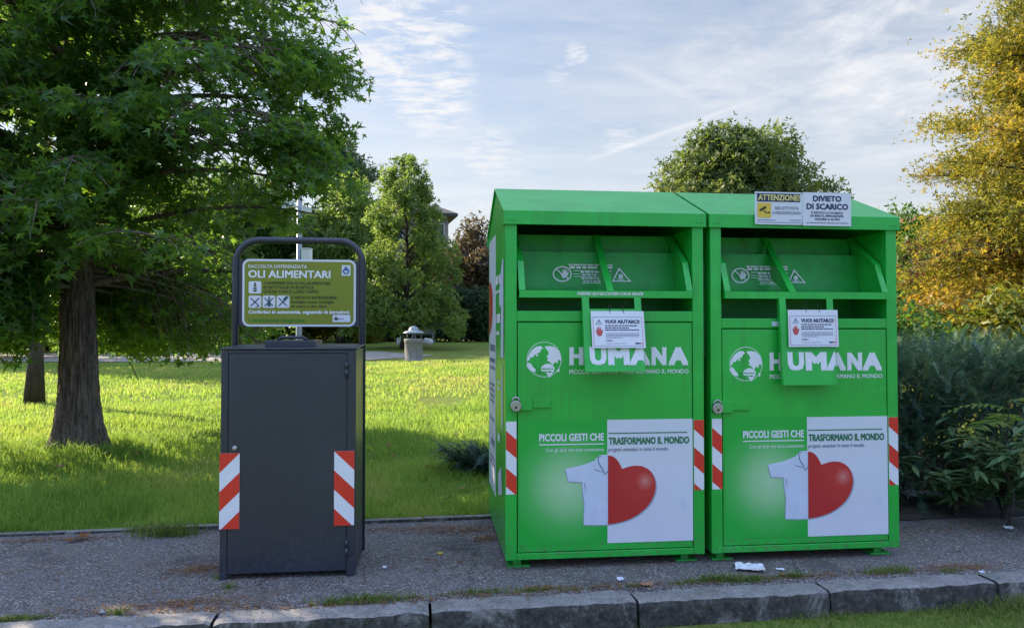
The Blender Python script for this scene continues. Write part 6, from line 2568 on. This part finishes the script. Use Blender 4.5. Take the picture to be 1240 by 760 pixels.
LIT = mat('printed_litter', (0.74, 0.74, 0.78), 0.6, dirt=(0.55, 0.12, 0.08), dscale=9, damt=0.8, var=0.05)
GREYBAG = mat('grey_plastic', (0.42, 0.45, 0.52), 0.35, var=0.25, vscale=20)
crumple('plastic_wrapper', 908, 689, 0.175, 0.13, 0.022, LIT, 1, 'crumpled white wrapper with red print in front of the right container', 'litter', yaw=-0.2)
crumple('paper_scrap', 751, 703, 0.035, 0.04, 0.018, PAPER, 2, 'small white paper scrap among the weeds on the kerb', 'litter')
crumple('paper_scrap', 945, 690, 0.05, 0.03, 0.008, PAPER, 3, 'tiny white scrap beside the printed wrapper', 'litter')
crumple('paper_scrap', 466, 688, 0.024, 0.03, 0.012, PAPER, 4, 'tiny white scrap on the asphalt beside the oil bin', 'litter')
crumple('paper_scrap', 533, 671, 0.03, 0.03, 0.012, YELLOW, 5, 'tiny yellow scrap on the asphalt between bin and containers', 'litter')
crumple('paper_scrap', 783, 709, 0.07, 0.04, 0.016, mat('brown_scrap', (0.42, 0.20, 0.12), 0.7, var=0.3, vscale=30), 6, 'brown scrap on the kerb below the left container', 'litter')
crumple('paper_scrap', 1189, 694, 0.03, 0.02, 0.012, PAPER, 7, 'tiny white scrap on the kerb at the right edge', 'litter')
crumple('plastic_bag', 1116, 606, 0.34, 0.20, 0.07, GREYBAG, 8, 'torn grey plastic bag lying under the juniper hedge', 'bag', z0=0.02)
crumple('paper_scrap', 1222, 643, 0.06, 0.04, 0.016, PAPER, 9, 'small white scrap on the soil under the right edge bush', 'litter', z0=0.02)

PEB = mat('pebble', (0.30, 0.31, 0.33), 0.7, var=0.2, vscale=20)


def pebble(px, py, r, label, seed):
    p = ground_at(px, py)
    mb = MB()
    V, F = [], []
    n, k = 12, 7
    for i in range(k + 1):
        f = math.pi * i / k
        for j in range(n):
            a = 2 * math.pi * j / n
            d = Vector((math.sin(f) * math.cos(a), math.sin(f) * math.sin(a), math.cos(f)))
            q = r * (1 + 0.25 * noise.noise(d * 2 + Vector((seed, 0, 0))))
            V.append((d.x * q * 1.3, d.y * q, d.z * q * 0.6))
    for i in range(k):
        for j in range(n):
            e = (j + 1) % n
            F.append((i * n + j, (i + 1) * n + j, (i + 1) * n + e, i * n + e))
    mb.add(V, F, PEB, True)
    o = mb.build('pebble')
    o.location = (p.x, p.y, r * 0.4)
    tag(o, label, 'pebble')


pebble(125, 742, 0.016, 'smooth grey pebble beside the kerb at lower left', 1)

DRYLEAF = leaf_mat('dry_leaf', [(0.16, 0.065, 0.025), (0.26, 0.12, 0.05), (0.30, 0.19, 0.08)], (0.25, 0.12, 0.03), 0.15, 0.7, 0.2)


def dry_leaf(px, py, size, seed, label, tone=0.3):
    rg = random.Random(seed)
    p = ground_at(px, py)
    V = STAR[0].copy() * size
    V[:, 2] = size * (0.10 + 0.5 * np.abs(V[:, 0] / size) ** 1.5 * (1 if seed % 2 else 0.4) + 0.25 * np.abs(V[:, 1] / size) ** 2)
    o = fast_mesh('fallen_leaf', V, STAR[1], DRYLEAF, np.full(len(V), tone))
    o.location = (p.x, p.y, 0.006)
    o.rotation_euler = (rg.uniform(-0.1, 0.1), rg.uniform(-0.1, 0.1), rg.uniform(0, 6))
    tag(o, label, 'fallen leaf', 'fallen leaves on the asphalt')


dry_leaf(97, 654, 0.21, 1, 'large curled brown leaf by the lawn edging at far left', 0.15)
dry_leaf(84, 657, 0.12, 2, 'smaller brown leaf touching the large curled one', 0.3)
dry_leaf(443, 706, 0.05, 3, 'small rusty leaf on the asphalt right of the oil bin', 0.1)
dry_leaf(60, 664, 0.06, 4, 'pale dry leaf on the asphalt left of the large curled one', 0.9)
dry_leaf(948, 698, 0.07, 5, 'dry leaf among the weeds behind the right kerb stones', 0.7)
dry_leaf(220, 733, 0.05, 7, 'small dry leaf on the kerb left of the oil bin', 0.5)
dry_leaf(1160, 668, 0.06, 6, 'small brown leaf on the asphalt right of the containers', 0.2)


def lawn_leaves():
    rg = random.Random(77)
    for i in range(26):
        y = rg.uniform(6.0, 10.5)
        x = rg.uniform(-0.66, -0.06) * y
        size = rg.uniform(0.10, 0.17)
        V = STAR[0].copy() * size
        V[:, 2] = size * (0.12 + 0.5 * np.abs(V[:, 0] / size) ** 1.5 + 0.25 * np.abs(V[:, 1] / size) ** 2)
        o = fast_mesh('fallen_leaf', V, STAR[1], DRYLEAF, np.full(len(V), rg.random()))
        o.location = (x, y, terr(x, y) + rg.uniform(0.05, 0.085))
        o.rotation_euler = (rg.uniform(-0.5, 0.5), rg.uniform(-0.5, 0.5), rg.uniform(0, 6))
        tag(o, 'dry fallen leaf lying in the grass of the lawn', 'fallen leaf', 'fallen leaves on the lawn')


lawn_leaves()


def dry_bits():
    """needles and seed husks blown together in drifts"""
    rng = np.random.default_rng(71)
    L = Leaves()
    for (px, py, ra, rb, n) in ((240, 690, 0.16, 0.10, 260), (560, 642, 0.35, 0.10, 420), (590, 652, 0.10, 0.07, 160), (655, 712, 0.12, 0.03, 120), (220, 730, 0.30, 0.04, 200), (500, 640, 0.45, 0.05, 260), (1160, 688, 0.30, 0.06, 260), (330, 700, 0.8, 0.4, 160), (540, 680, 0.5, 0.2, 160), (120, 690, 0.8, 0.3, 220), (1130, 640, 0.5, 0.15, 300), (60, 654, 0.5, 0.05, 300), (400, 733, 1.0, 0.05, 420), (720, 712, 0.9, 0.05, 380), (1000, 697, 0.8, 0.05, 320), (740, 676, 0.6, 0.10, 260), (970, 668, 0.5, 0.10, 220), (180, 738, 0.6, 0.05, 260), (350, 640, 0.6, 0.06, 200)):
        c = np.array(ground_at(px, py))
        d = rng.normal(0, 0.6, (n, 2))
        P = c[None] + d[:, :1] * ra * np.array(KU)[None] + d[:, 1:] * rb * np.array(KV)[None]
        P[:, 2] = 0.008
        a = rng.uniform(0, 2 * np.pi, n)
        directed(NARROW, P, np.stack([np.cos(a), np.sin(a), rng.uniform(-0.1, 0.2, n)], 1), vec((0, 0, 1.0)), rng.uniform(0.012, 0.038, n), rng.uniform(0, 1, n), L, rng)
    o = L.build('debris', DRYLEAF, None)
    tag(o, 'dry needles and husks scattered over the asphalt', 'debris', kind='stuff')


dry_bits()
